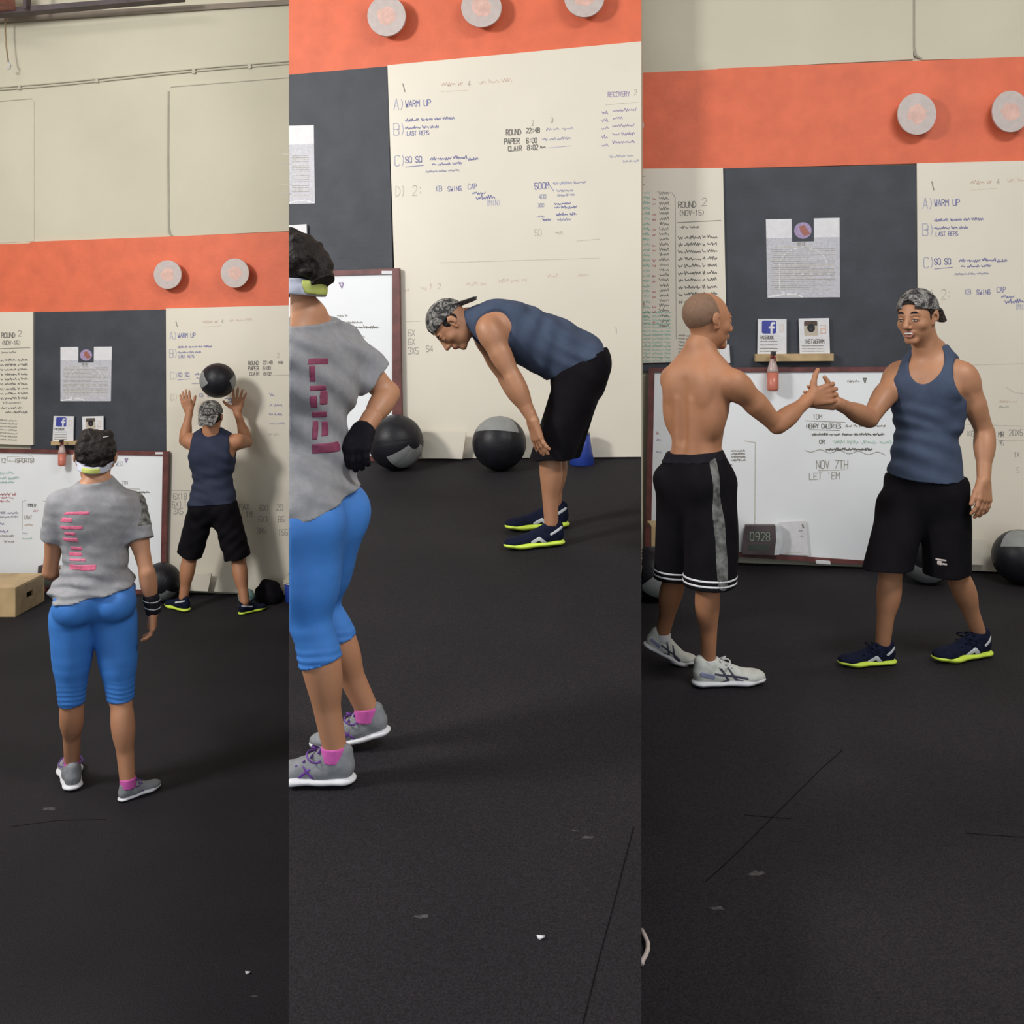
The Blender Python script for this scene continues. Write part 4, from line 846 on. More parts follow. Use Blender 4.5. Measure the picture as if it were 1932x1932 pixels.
# ------------------------------------------------------------------ figures
FW = np.array([0, 1, 0.]); UP = np.array([0, 0, 1.]); XX = np.array([1, 0, 0.])
def joints(D0, **k): return {n: P(v[0], v[1], D0+v[2]) for n, v in k.items()}
def ankle_of(heel, toe, zf, pitch=0.0, x=.064, z=.105):
    heel, toe = np.array(heel, float), np.array(toe, float); heel[2] = toe[2] = 0; L = np.linalg.norm(toe-heel); d = nrm(toe-heel); k = L/.29; bx = .20*k; xx, zz = x*k-bx, z*k
    if pitch: c, s_ = math.cos(pitch), math.sin(pitch); xx, zz = xx*c+zz*s_, -xx*s_+zz*c
    p = heel+d*(xx+bx); p[2] = zz+zf(p); return p
def person(loc, label): return tag(empty('person', loc), label, 'person')
def rect_planes(x0, x1, y0, y1, D, tilt=0.0):
    a, b = P(x0, y0, D), P(x1, y1, D); return [(b, XX), (a, -XX), (a, nrm([tilt, 0, 1])), (b, nrm([-tilt, 0, -1])), ((0, D+.13, 0), FW)]
def build_skin(root, B, groups, h, m, planes=()):
    parts = [field(B.skin(), h, planes=planes)]+[field(g, hh, planes=planes) for g, hh in groups]
    V, F = joinvf(*[p for p in parts if len(p[0])]); return fast_obj('body', V, F, m, root)
def wristlink(J, x, m=1.0): return rc(J['w'+x], J['w'+x]*.70+J['e'+x]*.30, .0262*m, .0292*m, .006)
def legcone(h0, hem, d, r0, r1, thick=.012):
    return [rc(h0, hem+d*.12, r0, r1, .035, None, [(hem, d)]), rc(hem-d*.045, hem+d*.12, r1-thick, r1-thick, .004, None, None, True)]
def tank_prims(B, J, arm=(.052, .03), armr=(.080, .17, .155), front=(.10, .02, .075, .12, .11), back=(-.03, .075, .07, .10, .07)):
    lt, f, u = B.lt, B.f, B.u; T = list(B.tor)
    for s_, x in ((1, 'a'), (-1, 'b')): T.append(el(J['s'+x]+lt*s_*arm[0]+u*arm[1], [lt, f, u], armr, .008, True))
    T.append(el(J['neck']+u*front[1]+f*front[0], [lt, f, u], front[2:], .008, True)); T.append(el(J['neck']+u*back[1]+f*back[0], [lt, f, u], back[2:], .008, True))
    return T

# --- man throwing the ball, seen from behind
def throwing_man():
    D = 6.86; root = person((P(398, 900, D)[0], D, 0), 'person seen from behind in navy tank top and black shorts, arms raised throwing a ball')
    J = joints(D, head=(398, 789, -.02), neck=(400, 824, .0), pelvis=(402, 945, .03), sa=(446, 833, .02), sb=(359, 832, .02), ea=(466, 835, .22), eb=(348, 832, .22), wa=(447, 776, .28), wb=(357, 777, .28),
           ha=(424, 960, .03), hb=(381, 960, .03), na=(450, 1052, .08), nb=(359, 1048, .08), aa=(464, 1134, -.02), ab=(345, 1128, .03))
    FT = ((P(356, 1150, 6.86), P(313, 1138, 7.03)), (P(450, 1156, 6.78), P(502, 1146, 6.96))); z_ = lambda p: 0.0
    J['ab'] = ankle_of(*FT[0], z_); J['aa'] = ankle_of(*FT[1], z_)
    B = Body(J, tw=(.150, .125, .155, .158), td=(.10, .09, .105, .10), mus=1.02, fwd=FW)
    F0, U0 = [-.12, 1, -.05], UP; hp, q, E = head(J['head'], F0, U0, .98)
    ha = hand(J['wa'], P(450, 752, 7.13)-J['wa'], [-1, 0, .15], [-.5, .8, 0], (.1, .15, .1), .17, 1.05, (.15, 1, .2)); hb = hand(J['wb'], P(349, 748, 7.13)-J['wb'], [1, 0, .1], [.8, .6, 0], (.1, .15, .12), .05, 1.0, (.7, .5, .3))
    build_skin(root, B, [(hp+B.neck, .0045), (ha+[wristlink(J, 'a')], .0036), (hb+[wristlink(J, 'b')], .0036)], .0055, M_skinB)
    shell('hair', [E(0, -.016, .02, .079, .095, .075)], .005, M_hair, root, planes=[(q(0, .06, 0), [0, 1, .2]), (q(0, 0, -.06), [0, 0, -1])]); face_parts(root, J['head'], F0, U0, .98)
    cap(root, J['head'], F0, U0, 1.02, .0035, droop=1.1, tilt=.05)
    shell('tank_top', tank_prims(B, J, (.042, .005), (.084, .17, .165))+[rc(J['pelvis']+UP*.05, J['pelvis']-UP*.03, .138, .135, .05, (FW, .85))], .0055, M_tankd, root, infl=.013, planes=[(P(402, 950, D), nrm([.05, 0, -1]))], wrinkle=folds(.003, ((.15, .3, 1), .075, 0), ((-.5, .2, .9), .11, 1), seed=1))
    Sp = [B.tor[0]]+B.glu+[rc(J['pelvis']+UP*.05, J['pelvis']-UP*.06, .135, .12, .05, (FW, .8))]
    for x, hx, r1 in (('a', P(448, 1050, D+.06), .088), ('b', P(358, 1045, D+.06), .084)): d = nrm(hx-J['h'+x]); Sp += legcone(J['h'+x], hx, d, .092, r1)
    shell('shorts', Sp, .0055, M_shortsb, root, infl=.008, planes=[(P(402, 945, D), UP)], wrinkle=folds(.003, ((.6, .1, .6), .12, 0), ((-.6, .1, .7), .09, 2), seed=3))
    for hl, to in FT:
        shoe(root, hl, to, lambda p: 0.0, M_navy, M_lime, [(M_silver, [((.02, -.06, .085), (.12, -.05, .06), .006), ((.02, .06, .085), (.12, .05, .06), .006)])], h=.0045, w=1.05)

# --- woman from behind in grey tee and blue leggings
def hair_do(root, E, q, planes=(), h=.0035, bun=None):
    pr = [E(0, -.014, .036, .086, .102, .092)]
    for k in range(9): a = k*.7; pr.append(rc(q(-.044+.011*k, -.045-.012*math.sin(a), .092+.008*math.cos(a)), q(-.05+.012*k, -.092, .02+.01*math.sin(a)), .024, .020, .016))
    for k in range(12): pr.append(E(.045*math.sin(k*2.1), -.090+.008*math.cos(k*1.3), -.035+.010*k, .020, .018, .016, .014))
    if bun is not None: pr += bun
    shell('hair', pr, h, M_hair, root, planes=[(q(0, .055, .0), nrm(q(0, 1, .5)-q(0, 0, 0)))]+list(planes), wrinkle=lambda p: .0022*np.sin(p[:, 0]*150+np.sin(p[:, 2]*70)*2)*np.sin(p[:, 2]*90+p[:, 0]*60))
def waiting_woman():
    D = 4.06; z_ = lambda p: 0.0; FT = {'b': (P(139, 1490, 4.13), P(126, 1455, 4.40)), 'a': (P(223, 1514, 4.04), P(303, 1494, 4.20))}; root = person((P(180, 1100, D)[0], D, 0), 'person seen from behind in grey tee with pink print and blue capri leggings')
    J = joints(D, head=(180, 866, .03), neck=(183, 926, .0), pelvis=(179, 1120, .0), sa=(248, 957, .08), sb=(115, 955, -.08), ea=(277, 1080, .02), eb=(94, 1078, .0), wa=(289, 1150, .05), wb=(118, 1090, .24),
           ha=(216, 1160, .035), hb=(137, 1158, -.035), na=(228, 1318, .04), nb=(135, 1314, .0), aa=(239, 1478, -.02), ab=(141, 1458, .02))
    J['ab'] = ankle_of(*FT['b'], z_); J['aa'] = ankle_of(*FT['a'], z_)
    B = Body(J, tw=(.160, .114, .138, .136), td=(.112, .095, .10, .098), mus=.96, female=True, fwd=nrm([-.4, .92, 0]), leg=.94, glute=1.12)
    for p_ in B.leg+B.glu: p_['k'] = min(p_['k'], .02)
    F0, U0 = [-.36, 1, -.22], [0, .22, 1]; hp, q, E = head(J['head'], F0, U0, 1.0)
    ha = hand(J['wa'], [-.02, .05, -1], [-.25, 1, 0], [-1, -.2, 0], (.35, .5, .4), .06, .95, (.8, .5, .3)); hb = hand(J['wb'], [.8, .6, .1], [.2, .2, 1], [0, -1, 0], (.5, .6, .4), .05, .9)
    build_skin(root, B, [(hp+B.neck, .004), (ha+[wristlink(J, 'a')], .003), (hb+[wristlink(J, 'b')], .0035)], .005, M_skinC)
    face_parts(root, J['head'], F0, U0, 1.0); hair_do(root, E, q, [(q(0, 0, -.004), -nrm(q(0, -.45, 1)-q(0, 0, 0)))])
    n = nrm(q(0, -.45, 1)-q(0, 0, 0)); A = q(0, 0, .0)
    shell('headband', [E(0, -.014, .030, .088, .106, .092), E(0, -.02, -.05, .068, .082, .06)], .0035, M_headband, root, planes=[(A, n), (q(0, 0, -.032), -n)])
    shell('band_strap', [E(0, -.014, .030, .088, .106, .092), E(0, -.02, -.05, .068, .082, .06)], .003, M_lime2, root, infl=.0025, planes=[(q(0, 0, -.004), n), (q(0, 0, -.029), -n), (q(.030, 0, 0), q(1, 0, 0)-q(0, 0, 0)), (q(-.044, 0, 0), q(0, 0, 0)-q(1, 0, 0)), (q(0, -.03, 0), q(0, 1, 0)-q(0, 0, 0))])
    for x, y in ((-.038, .075), (.040, .092)): tube('hair_clip', [q(x-.010, -.100, y-.006), q(x+.012, -.097, y)], .0022, M_silver, root, 6)
    lt, f, u = B.lt, B.f, B.u; T = list(B.tor)+[rc(J['pelvis']+UP*.10, J['pelvis']-UP*.05, .108, .148, .06, (FW, .85))]
    T += [rc(J['h'+x]+UP*.07, J['h'+x]-UP*.04, .080, .102, .04) for x in 'ab']
    sl = []
    for x, k in (('a', 1), ('b', -1)):
        d = nrm(J['e'+x]-J['s'+x]); c = J['s'+x]+d*(.145 if k > 0 else .145); sl += [rc(J['s'+x]-d*.01, c+d*.1, .054, .053, .03, None, [(c, d)])]
    pl = [(P(180, 1121, D-.08), nrm([.07, .18, -1])), (J['neck']+UP*.055, nrm([0, -.25, 1]))]
    W = folds(.0052, ((.1, .2, 1), .040, 0), ((.4, .1, .9), .058, 1.5), ((-.45, .1, .9), .075, .6), seed=2)
    def Wt(p):   # creases grow towards the hem
        k = np.clip((P(0, 1030, D)[2]-p[:, 2])/.25+.25, .12, 1.15); return W(p)*k
    shell('tee_shirt', T+sl, .0045, M_tee, root, infl=.009, planes=pl, wrinkle=Wt)
    Y = (FW, 12)
    for x0, x1, y0, y1 in ((118, 168, 963, 971), (117, 142, 974, 984), (117, 158, 989, 998), (125, 146, 1002, 1009), (119, 149, 1013, 1022), (132, 154, 1031, 1039), (127, 153, 1042, 1051), (129, 160, 1054, 1060), (128, 178, 1065, 1078)):
        shell('pink_print', T, .0032, M_pink, root, infl=.0104, planes=pl+rect_planes(x0, x1, y0, y1, D-.12, .04), wrinkle=Wt)
    dA = nrm(J['ea']-J['sa']); shell('sleeve_patch', sl[:1], .004, M_sleeve, root, infl=.0108, planes=[(J['sa']+dA*.10, dA), (J['sa']+XX*.005, -XX)], wrinkle=Wt)
    L = [B.tor[0]]+B.glu+[rc(J['pelvis'], J['pelvis']-UP*.01, .13, .13, .04, (nrm([-.4, .92, 0]), .75))]+list(B.leg)
    for x in 'ab':
        Kn = J['n'+x]; L.append(rc(J['h'+x]-UP*.03, Kn*.6+J['h'+x]*.4, .086, .067, .02))
    def Wl(p):
        k = np.exp(-((p[:, 2]-P(0, 1312, D)[2])/.05)**2); return .0013*np.sin(p[:, 2]*2*math.pi/.022+np.sin(p[:, 0]*40)*1.5)*k
    shell('leggings', L, .0045, M_blueleg, root, infl=.0055, planes=[(P(180, 1108, D), UP), (P(180, 1328, D), nrm([.04, 0, -1]))], wrinkle=Wl)
    # wrist wrap on the right arm
    a = J['wa']; e = J['ea']; dd = nrm(e-a)
    wr = shell('wrist_wrap', [wristlink(J, 'a')]+ha[:1], .003, M_glove, root, infl=.006, planes=[(a+dd*.075, dd), (a-dd*.015, -dd)])
    for k in (.016, .048): shell('wrap_stripe', [wristlink(J, 'a')]+ha[:1], .003, M_silver, wr, infl=.0068, planes=[(a+dd*(k+.004), nrm(dd+XX*.25)), (a+dd*(k-.003), -nrm(dd+XX*.25))])
    for x in 'ab':
        hl, to = FT[x]
        shell('sock', [rc(J['a'+x]-UP*.03, J['a'+x]+UP*.04, .033, .0345, .01)], .003, M_sock, root, planes=[(J['a'+x]+UP*.022, UP), (J['a'+x]-UP*.022, -UP)])
        shoe(root, hl, to, lambda p: 0.0, M_gshoe, M_wsole, [(M_purple, [((.12, .03, .05), (.15, .05, .03), .004), ((.14, -.05, .03), (.12, -.03, .05), .004)])], h=.0035, w=1.05, lace=M_purple)

# --- woman of the middle bay, cut by the picture joint
CUTL = (np.array([0, 0, 0.]), nrm([-1, SL, 0])); CUTB = (np.array([.0035, 0, 0.]), nrm([-1, SL, 0]))
def passing_woman():
    D = 2.58; gx, gy = P(640, 1480, 2.53)[:2]; root = person((P(600, 900, D)[0], D, zm(P(600, 900, D)[0], D)), 'person in grey tee and blue leggings walking left, one gloved hand on hip')
    J = joints(D, head=(545, 525, .02), neck=(578, 625, .02), pelvis=(577, 950, .03), sa=(656, 668, .14), sb=(512, 655, -.10), ea=(733, 742, .17), eb=(455, 760, -.15), wa=(688, 808, .04), wb=(440, 860, 0),
           ha=(614, 975, .07), hb=(570, 980, -.05), na=(600, 1142, .10), nb=(586, 1178, -.06))
    zf = lambda p: zm(p[0], p[1]); FT = {'b': (P(672, 1474, 2.53), P(490, 1474, 2.56), 0), 'a': (P(742, 1404, DM(720, 1408)), P(580, 1420, DM(640, 1412)), .22)}
    for x in 'ab': J['a'+x] = ankle_of(FT[x][0], FT[x][1], zf, FT[x][2])
    fw = nrm([-.78, .62, 0]); B = Body(J, tw=(.135, .112, .132, .135), td=(.105, .09, .10, .095), mus=.98, female=True, fwd=fw, leg=.96, glute=1.25)
    F0, U0 = [-.86, .48, -.28], [-.12, .1, 1]; hp, q, E = head(J['head'], F0, U0, 1.02); pl = [CUTB]
    ha = hand(J['wa'], P(668, 862, D-.02)-J['wa'], [-.9, .2, 0], [-.8, .5, .1], (.6, .6, .4), .02, .82)
    build_skin(root, B, [(hp+B.neck, .0035), (ha+[wristlink(J, 'a')], .003)], .0042, M_skinC, pl)
    bun = [E(.0, -.115, -.052, .035, .034, .040, .02), E(.02, -.105, .0, .03, .03, .03, .02)]
    hair_do(root, E, q, [(q(0, 0, -.085), nrm(q(0, -.3, -1)-q(0, 0, 0))), CUTL], .003, bun)
    n = nrm(q(0, -.35, 1)-q(0, 0, 0))
    shell('headband', [E(0, -.014, .030, .089, .108, .093), E(0, -.02, -.05, .07, .088, .06)], .003, M_headband, root, planes=[(q(0, 0, -.002), n), (q(0, 0, -.048), -n), CUTL, (q(0, -.082, 0), nrm(q(0, -1, 0)-q(0, 0, 0)))])
    shell('band_strap', [E(0, -.014, .030, .089, .108, .093), E(0, -.02, -.05, .07, .090, .06)], .003, M_lime2, root, planes=[(q(0, 0, -.006), n), (q(0, 0, -.044), -n), CUTL, (q(0, -.082, 0), nrm(q(0, 1, 0)-q(0, 0, 0)))])
    T = list(B.tor)+[rc(J['pelvis']+UP*.10, J['pelvis']-UP*.02, .108, .128, .06, (fw, .85))]
    T += [rc(J['h'+x]+UP*.07, J['h'+x]-UP*.06, .080, .102, .04) for x in 'ab']
    dA = nrm(J['ea']-J['sa']); c = J['sa']+dA*.10; sl = [rc(J['sa']-dA*.03, c+dA*.1, .058, .056, .04, None, [(c, dA)])]
    pls = [(P(620, 955, D-.05), nrm([.37, .1, -1])), (J['neck']+UP*.035, nrm([.1, -.25, 1])), CUTL]
    Wt = folds(.0045, ((.3, .2, 1), .07, 0), ((-.5, .1, .8), .10, 1.2), seed=4)
    shell('tee_shirt', T+sl, .0045, M_tee, root, infl=.010, planes=pls, wrinkle=Wt)
    for x0, x1, y0, y1 in ((578, 607, 676, 690), (579, 590, 690, 722), (579, 606, 728, 740), (596, 607, 740, 768), (579, 592, 748, 772), (579, 606, 780, 792), (580, 590, 798, 834), (594, 606, 800, 830), (579, 626, 842, 862)):
        shell('pink_print', T, .0035, mat('dark_pink_print', (.24, .045, .10, 1), .7, .2, 60), root, infl=.0116, planes=pls+rect_planes(x0, x1, y0, y1, D-.14), wrinkle=Wt)
    L = [B.tor[0]]+B.glu+[rc(J['pelvis'], J['pelvis']-UP*.05, .118, .12, .05, (fw, .8))]+list(B.leg)
    for x in 'ab': L.append(rc(J['h'+x]-UP*.03, J['n'+x]*.6+J['h'+x]*.4, .098, .080, .04))
    def Wl(p): k = np.exp(-((p[:, 2]-P(0, 1235, D)[2])/.04)**2); return .002*np.sin(p[:, 2]*2*math.pi/.022+np.sin(p[:, 0]*40))*k
    shell('leggings', L, .0045, M_blueleg, root, infl=.005, planes=[(P(600, 930, D), UP), (P(605, 1246, 2.53), nrm([.28, 0, -1])), (np.array([.0015, 0, 0.]), CUTL[1])], wrinkle=Wl)
    shell('glove', ha[:3]+ha[1:2]+ha+[wristlink(J, 'a')], .003, M_glove, root, infl=.0035, planes=[(J['wa']+nrm(J['ea']-J['wa'])*.0, nrm(J['ea']-J['wa'])), CUTL])
    for x in 'ab':
        hl, to, pit = FT[x]; A = J['a'+x]; shell('sock', [rc(A-UP*.04, A+UP*.03, .036, .036, .01)], .003, M_sock, root, planes=[(A+UP*.006, UP), (A-UP*.035, -UP), CUTL])
        shoe(root, hl, to, lambda p: zm(p[0], p[1]), M_gshoe, M_wsole, [(M_purple, [((.12, .03, .06), (.16, .06, .03), .004), ((.15, .03, .06), (.12, .06, .03), .004), ((.12, -.03, .06), (.16, -.06, .03), .004), ((.15, -.03, .06), (.12, -.06, .03), .004)])], pitch=pit, planes=[CUTL], lace=M_purple, h=.0032)

# --- bent over man
def resting_man():
    D = DM(1010, 1030)+.1; root = person((P(1060, 900, D)[0], D, zm(P(1060, 900, D)[0], D)), 'person bent over, hands on knees, in slate blue tank top and backwards cap')
    J = joints(D, head=(854, 613, -.04), neck=(898, 606, 0), pelvis=(1096, 690, 0), sa=(922, 622, -.155), sb=(915, 632, .16), ea=(968, 712, -.20), eb=(955, 715, .20), wa=(1004, 790, -.225), wb=(1008, 796, .16),
           ha=(1094, 712, -.085), hb=(1098, 708, .085), na=(1034, 846, -.12), nb=(1046, 846, .12), aa=(1036, 985, -.10), ab=(1046, 962, .12))
    zf = lambda p: zm(p[0], p[1]); FT = ((P(1066, 1026, D-.10), P(948, 1033, D-.14)), (P(1075, 1000, D+.16), P(950, 999, D+.14))); J['aa'] = ankle_of(*FT[0], zf); J['ab'] = ankle_of(*FT[1], zf)
    fw = nrm([-.2, 0, -1]); B = Body(J, tw=(.150, .135, .158, .158), td=(.105, .10, .120, .105), mus=1.06, fwd=fw, mid=P(1003, 632, D), cback=[1, 0, 0], leg=.97, glute=.85)
    F0, U0 = [-.42, -.12, -.90], [-.9, 0, .42]; hp, q, E = head(J['head'], F0, U0, 1.0)
    ha = hand(J['wa'], [.26, -.02, -1], [-.45, .9, -.1], [.9, .45, .1], (.12, .2, .22), .20, 1.10, (.7, .6, .5)); hb = hand(J['wb'], [.1, .08, -1], [-.4, -.9, 0], [.9, -.35, .1], (.3, .35, .3), .1, 1.0)
    build_skin(root, B, [(hp+B.neck, .003), (ha+[wristlink(J, 'a', 1.06)], .003), (hb+[wristlink(J, 'b', 1.06)], .004)], .0045, M_skinA)
    face_parts(root, J['head'], F0, U0, 1.0, eyes=True); cap(root, J['head'], F0, U0, 1.02, .003, droop=1.0, tilt=.30)
    shell('hair', [E(0, -.006, .022, .0785, .082, .068)], .003, M_hair, root, planes=[(q(0, 0, -.012), nrm(q(0, .4, -1)-q(0, 0, 0))), (q(0, .032, 0), nrm(q(0, 1, 0)-q(0, 0, 0)))])
    lt, f, u = B.lt, B.f, B.u
    T = tank_prims(B, J, (.062, .0), (.084, .15, .142), (.10, .02, .075, .12, .11), (-.03, .075, .06, .10, .07)); g = nrm(J['neck']-J['pelvis'])
    T = [rc(P(1040, 648, D), P(1098, 684, D), .115, .128, .06, ([0, 1, 0], 1.2)), rc(P(985, 640, D), P(1040, 665, D), .105, .115, .06, ([0, 1, 0], 1.2))]+T
    def Wt(p): k = np.clip((p[:, 0]-P(960, 0, D)[0])/.2, .1, 1); return folds(.0045, ((.5, .1, 1), .085, 0), ((.9, .2, -.6), .12, 1), seed=5)(p)*k
    shell('tank_top', T, .0045, M_tank, root, infl=.012, planes=[(P(1085, 690, D), nrm([.52, 0, -1])), (P(1135, 660, D), nrm([1, 0, -.15]))], wrinkle=Wt)
    Sp = [B.tor[0]]+B.glu+[rc(P(1102, 682, D), P(1090, 720, D), .125, .125, .05, ([0, 1, 0], 1.1))]
    for x, hx, r1 in (('a', P(1042, 862, D-.12), .088), ('b', P(1056, 860, D+.12), .085)):
        d = nrm(hx-J['h'+x]); d2 = nrm(d+np.array([.35, 0, -.2])); Sp += [rc(J['h'+x], hx+d*.14, .105, r1, .035, None, [(hx, nrm([.05, 0, -1]))]), rc(hx-d*.05, hx+d*.12, r1-.012, r1-.012, .004, None, None, True)]
    shell('shorts', Sp, .0045, M_shortsb, root, infl=.008, planes=[(P(1085, 684, D), nrm([-.50, 0, 1.0]))], wrinkle=folds(.0022, ((.9, .1, .2), .13, 0), ((.8, .1, .5), .19, 2), seed=6))
    for hl, to in FT:
        shoe(root, hl, to, lambda p: zm(p[0], p[1]), M_navy, M_lime, [(M_silver, [((.10, .045, .025), (.125, .055, .045), .008), ((.125, .055, .045), (.155, .055, .03), .008), ((.02, .045, .085), (.07, .05, .06), .006), ((.10, -.045, .025), (.125, -.055, .045), .008), ((.125, -.055, .045), (.155, -.055, .03), .008), ((.02, -.045, .085), (.07, -.05, .06), .006)])], h=.003)

# --- shirtless man, handshake from the left
CUTR = (np.array([0, 0, 0.]), nrm([-1, SR, 0]))
def shirtless_man():
    D = 4.08; root = person((P(1312, 900, D)[0], D, ZR), 'bald shirtless person in long black shorts with white hem stripes, shaking hands')
    J = joints(D, head=(1334, 606, .0), neck=(1320, 672, .0), pelvis=(1312, 893, .0), sa=(1384, 722, -.13), sb=(1270, 714, .12), ea=(1466, 802, -.07), eb=(1300, 800, .36), wa=(1528, 752, .04), wb=(1330, 850, .42),
           ha=(1344, 915, -.05), hb=(1284, 915, .07), na=(1338, 1090, -.08), nb=(1278, 1082, .14), aa=(1334, 1245, -.06), ab=(1243, 1196, .24))
    zf = lambda p: ZR; FT = ((P(1305, 1292, 4.05), P(1445, 1284, 4.10)), (P(1204, 1238, 4.36), P(1318, 1256, 4.32), .42)); J['aa'] = ankle_of(*FT[0], zf); J['ab'] = ankle_of(FT[1][0], FT[1][1], zf, .42)
    fw = nrm([.62, .78, 0]); B = Body(J, tw=(.142, .120, .148, .150), td=(.098, .088, .105, .10), mus=1.04, fwd=fw, leg=.95, cback=nrm([-.7, -.5, 0]))
    F0, U0 = [.92, .38, -.06], [.03, 0, 1]; hp, q, E = head(J['head'], F0, U0, 1.10)
    ha = hand(J['wa'], [.93, .10, .22], [-.15, .1, 1], [.1, 1, 0], (.35, .75, .6), .03, 1.08, (.35, 1, .1)); hb = hand(J['wb'], [.5, .3, -.6], [0, 1, 0], [-1, 0, 0])
    gr = [rc(B.sp(.30)-B.f*.105, B.sp(.78)-B.f*.128, .012, .012, .035, None, None, True)]
    lat = [el(B.sp(.55)+B.lt*k*.105-B.f*.03, [B.lt, B.f, B.u], [.05, .05, .11], .04) for k in (1, -1)]
    B.tor += lat+[rc(B.sp(.08)-B.f*.058+B.lt*k*.034, B.sp(.62)-B.f*.074+B.lt*k*.036, .034, .030, .02) for k in (1, -1)]+[el(B.C-B.lt*k*.082*-1-B.f*.078-B.u*.03, [B.lt, B.f, B.u], [.050, .028, .080], .018) for k in (1, -1)]+gr
    build_skin(root, B, [(hp+B.neck, .003), (ha+[wristlink(J, 'a')], .0028), (hb, .004)], .004, M_skinB, [CUTR])
    face_parts(root, J['head'], F0, U0, 1.10)
    shell('shaved_hair', [E(0, -.0125, .0305, .0760, .0962, .0838)], .003, M_stub, root, planes=[(q(0, 0, -.022), nrm(q(0, .25, -1)-q(0, 0, 0))), (q(0, .012, .02), nrm(q(0, 1, .35)-q(0, 0, 0))), (q(0, -.01, .098), nrm(q(0, .55, 1)-q(0, 0, 0)))])
    Sp = [B.tor[0]]+B.glu+[rc(J['pelvis']+UP*.06, J['pelvis']-UP*.07, .112, .125, .05, (fw, .8))]
    hems = {'a': P(1340, 1101, D-.08), 'b': P(1276, 1088, D+.14)}
    for x, r1 in (('a', .112), ('b', .092)): d = nrm(hems[x]-J['h'+x]); Sp += [rc(J['h'+x], hems[x]+d*.14, .100, r1, .04, None, [(hems[x], -UP)]), rc(hems[x]-d*.06, hems[x]+d*.14, r1-.012, r1-.012, .004, None, None, True)]
    W = folds(.0035, ((1, .2, .12), .15, 0), ((.8, .3, .2), .23, 2), seed=8); pls = [(P(1312, 856, D), nrm([-.10, 0, 1]))]
    sh = shell('shorts', Sp, .0045, M_shortsb, root, infl=.007, planes=pls, wrinkle=W)
    for x in 'ab':
        lp = [p for p in Sp[4:] if np.allclose(p['b'][:2], (hems[x]+nrm(hems[x]-J['h'+x])*.14)[:2]) and not p['sub']]
        for z in (.008, .030): shell('hem_stripe', lp, .003, M_wsole, sh, infl=.0095, planes=[(hems[x]+UP*(z+.009), UP), (hems[x]+UP*z, -UP)], wrinkle=W)
    sa_, sb_ = P(1351, 850, D-.2), P(1370, 1112, D-.24)
    shell('side_stripe', Sp, .0035, mat('worn_camo_stripe', (.12, .12, .115, 1), .85, .75, 34), sh, infl=.009, planes=pls+[((0, D+.02, 0), FW)], inter=[rc(sa_, sb_, .020, .020, .002, (FW, 8))], wrinkle=W)
    wb_ = shell('waistband', Sp[:4], .004, M_glove, root, infl=.0085, planes=[(P(1312, 851, D), nrm([-.10, 0, 1])), (P(1312, 868, D), nrm([.10, 0, -1]))])
    zf = lambda p: ZR
    st = lambda k: [(M_dkstripe, [((.10, .06*k, .075), (.13, .06*k, .03), .0045), ((.13, .06*k, .075), (.16, .06*k, .03), .0045), ((.08, .06*k, .055), (.20, .06*k, .035), .004), ((.13, .06*k, .03), (.10, .06*k, .022), .004), ((.16, .06*k, .03), (.19, .06*k, .022), .004)]), (mat('lilac_patch', (.25, .26, .42, 1), .6), [((.03, .06*k, .055), (.07, .06*k, .045), .009)])]
    for x in 'ab': shell('sock', [rc(J['a'+x]-UP*.05, J['a'+x]+UP*.02, .039, .036, .01)], .0035, M_wsole, root, planes=[(J['a'+x]-UP*.006, UP), (J['a'+x]-UP*.035, -UP)])
    shoe(root, *FT[0], zf, M_wshoe, M_wsole, st(1)+st(-1), lace=M_wsole, h=.003, w=1.0)
    shoe(root, FT[1][0], FT[1][1], zf, M_wshoe, M_wsole, st(1), pitch=.42, planes=[CUTR], lace=None, h=.0032)

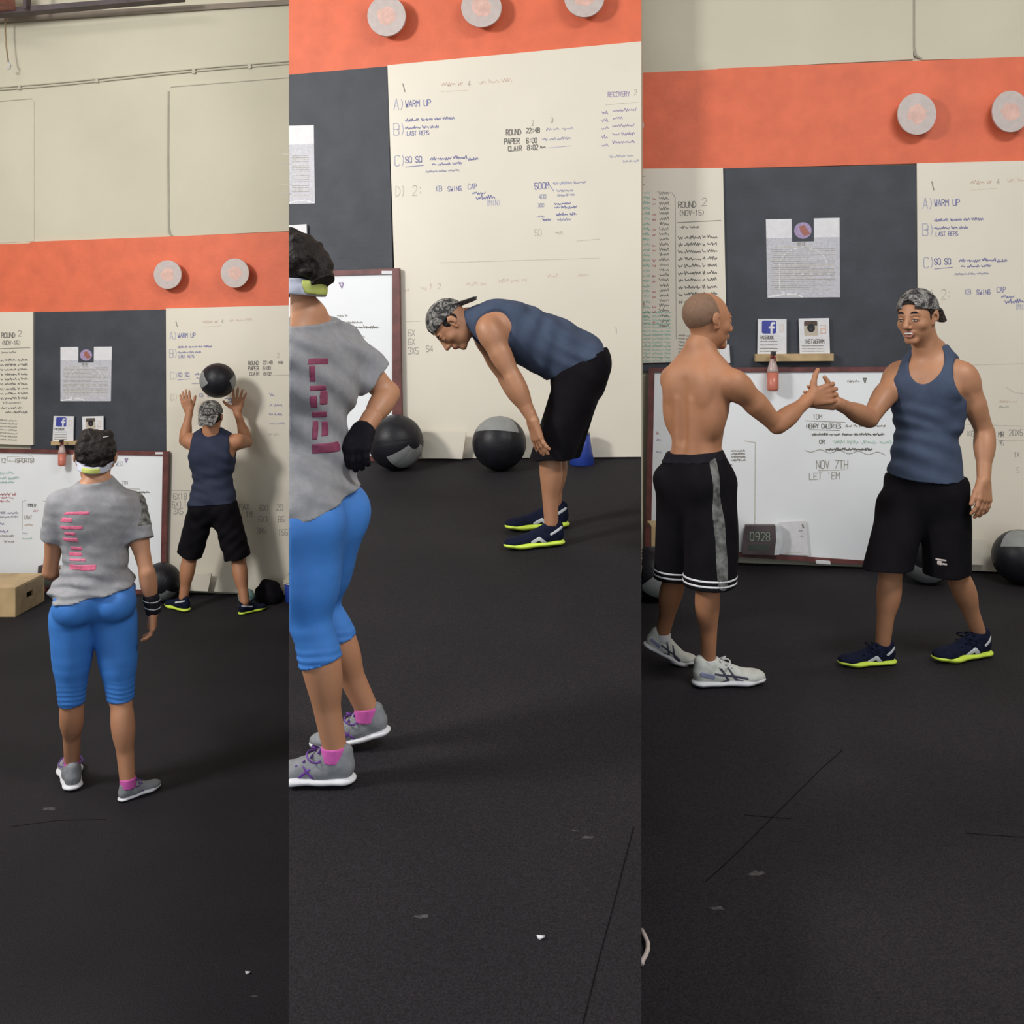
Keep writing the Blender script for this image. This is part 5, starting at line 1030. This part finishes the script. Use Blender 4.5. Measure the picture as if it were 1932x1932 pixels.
# --- smiling man in tank top
def smiling_man():
    D = 4.33; root = person((P(1750, 900, D)[0], D, ZR), 'smiling person in slate blue tank top, black shorts and backwards camouflage cap')
    J = joints(D, head=(1731, 600, -.03), neck=(1757, 675, .0), pelvis=(1745, 905, .0), sa=(1817, 708, -.09), sb=(1697, 706, .11), ea=(1858, 815, -.06), eb=(1640, 790, -.06), wa=(1856, 905, -.14), wb=(1578, 760, -.17),
           ha=(1784, 930, -.03), hb=(1708, 930, .05), na=(1803, 1078, .0), nb=(1680, 1076, -.04), aa=(1828, 1197, .06), ab=(1664, 1199, .0))
    zf = lambda p: ZR; FT = ((P(1690, 1247, 4.34), P(1580, 1254, 4.30)), (P(1868, 1240, 4.46), P(1762, 1248, 4.34))); J['ab'] = ankle_of(*FT[0], zf); J['aa'] = ankle_of(*FT[1], zf)
    fw = nrm([-.50, -.86, 0]); B = Body(J, tw=(.145, .130, .155, .158), td=(.098, .09, .108, .10), mus=1.10, fwd=fw, leg=.98, cback=nrm([.6, .6, 0]))
    F0, U0 = [-.76, -.64, -.16], [-.10, -.08, 1]; hp, q, E = head(J['head'], F0, U0, 1.03, open_mouth=True)
    ha = hand(J['wa'], P(1857, 950, D-.17)-J['wa'], [-.9, -.5, 0], [.4, 1, 0], (.25, .3, .25), .07, 1.06, (.85, .45, .2), r=1.05)
    hb = hand(J['wb'], [-.95, .0, .22], [.1, 0, 1], [0, -1, 0], (.2, .4, .3), .10, 1.03, (.5, .9, .2))
    build_skin(root, B, [(hp+B.neck, .0026), (ha+[wristlink(J, 'a', 1.1)], .0028), (hb+[wristlink(J, 'b', 1.1)], .0028)], .004, M_skinA)
    face_parts(root, J['head'], F0, U0, 1.03, smile=True)
    cap(root, J['head'], F0, U0, 1.04, .0028, droop=.9, tilt=.22)
    shell('hair', [E(0, .002, .030, .0785, .090, .085)], .003, M_hair, root, planes=[(q(0, 0, .006), nrm(q(0, .9, -1)-q(0, 0, 0))), (q(0, .07, .0), nrm(q(0, 1, -.7)-q(0, 0, 0)))])
    shell('sideburn', [rc(q(k*.0715, .022, .03), q(k*.070, .020, -.004), .007, .004, .003) for k in (1, -1)], .003, M_hair, root)
    lt, f, u = B.lt, B.f, B.u
    T = tank_prims(B, J, (.046, .035), (.078, .17, .15), (.085, -.012, .078, .10, .115), (-.02, .085, .066, .10, .07))+[rc(J['pelvis']+UP*.10, J['pelvis']-UP*.02, .128, .146, .05, (fw, .84))]
    def Wt(p): k = np.clip((P(0, 740, D)[2]-p[:, 2])/.15, .08, 1); return folds(.0038, ((.55, .1, 1), .095, 0), ((.2, .1, 1), .07, 1.1), ((-.4, .1, .9), .16, 2), seed=9)(p)*k
    shell('tank_top', T, .004, M_tank, root, infl=.010, planes=[(P(1750, 906, D-.08), nrm([0.02, .15, -1]))], wrinkle=Wt)
    Sp = [B.tor[0]]+B.glu+[rc(J['pelvis']+UP*.03, J['pelvis']-UP*.07, .130, .135, .05, (fw, .8))]
    hems = {'a': P(1788, 1078, D-.02), 'b': P(1676, 1068, D-.04)}
    for x, r1 in (('a', .096), ('b', .100)): d = nrm(hems[x]-J['h'+x]); Sp += [rc(J['h'+x], hems[x]+d*.14, .100, r1, .04, None, [(hems[x], -UP)]), rc(hems[x]-d*.06, hems[x]+d*.14, r1-.012, r1-.012, .004, None, None, True)]
    W = folds(.004, ((1, .2, .12), .16, 0), ((.8, .3, .3), .22, 2), seed=11)
    sh = shell('shorts', Sp, .0045, M_shortsb, root, infl=.008, planes=[(P(1750, 898, D), UP)], wrinkle=W)
    for r_ in ((1767, 1782, 1054, 1058), (1769, 1775, 1058, 1066), (1775, 1783, 1061, 1065)): shell('leg_logo', Sp, .003, M_disc, sh, infl=.0098, planes=rect_planes(*r_, D-.1), wrinkle=W)
    st = [(M_silver, [((.095, -.06, .022), (.115, -.06, .045), .009), ((.115, -.06, .045), (.15, -.06, .025), .008), ((.015, -.06, .085), (.06, -.06, .055), .006), ((.095, .06, .022), (.115, .06, .045), .009), ((.115, .06, .045), (.15, .06, .025), .008), ((.015, .06, .085), (.06, .06, .055), .006)])]
    zf = lambda p: ZR
    shoe(root, P(1690, 1247, 4.34), P(1580, 1254, 4.30), zf, M_navy, M_lime, st, h=.003, w=1.05, lace=M_navy)
    shoe(root, P(1868, 1240, 4.46), P(1762, 1248, 4.34), zf, M_navy, M_lime, st, h=.003, w=1.05, lace=M_navy)

throwing_man(); waiting_woman(); passing_woman(); resting_man(); shirtless_man(); smiling_man()
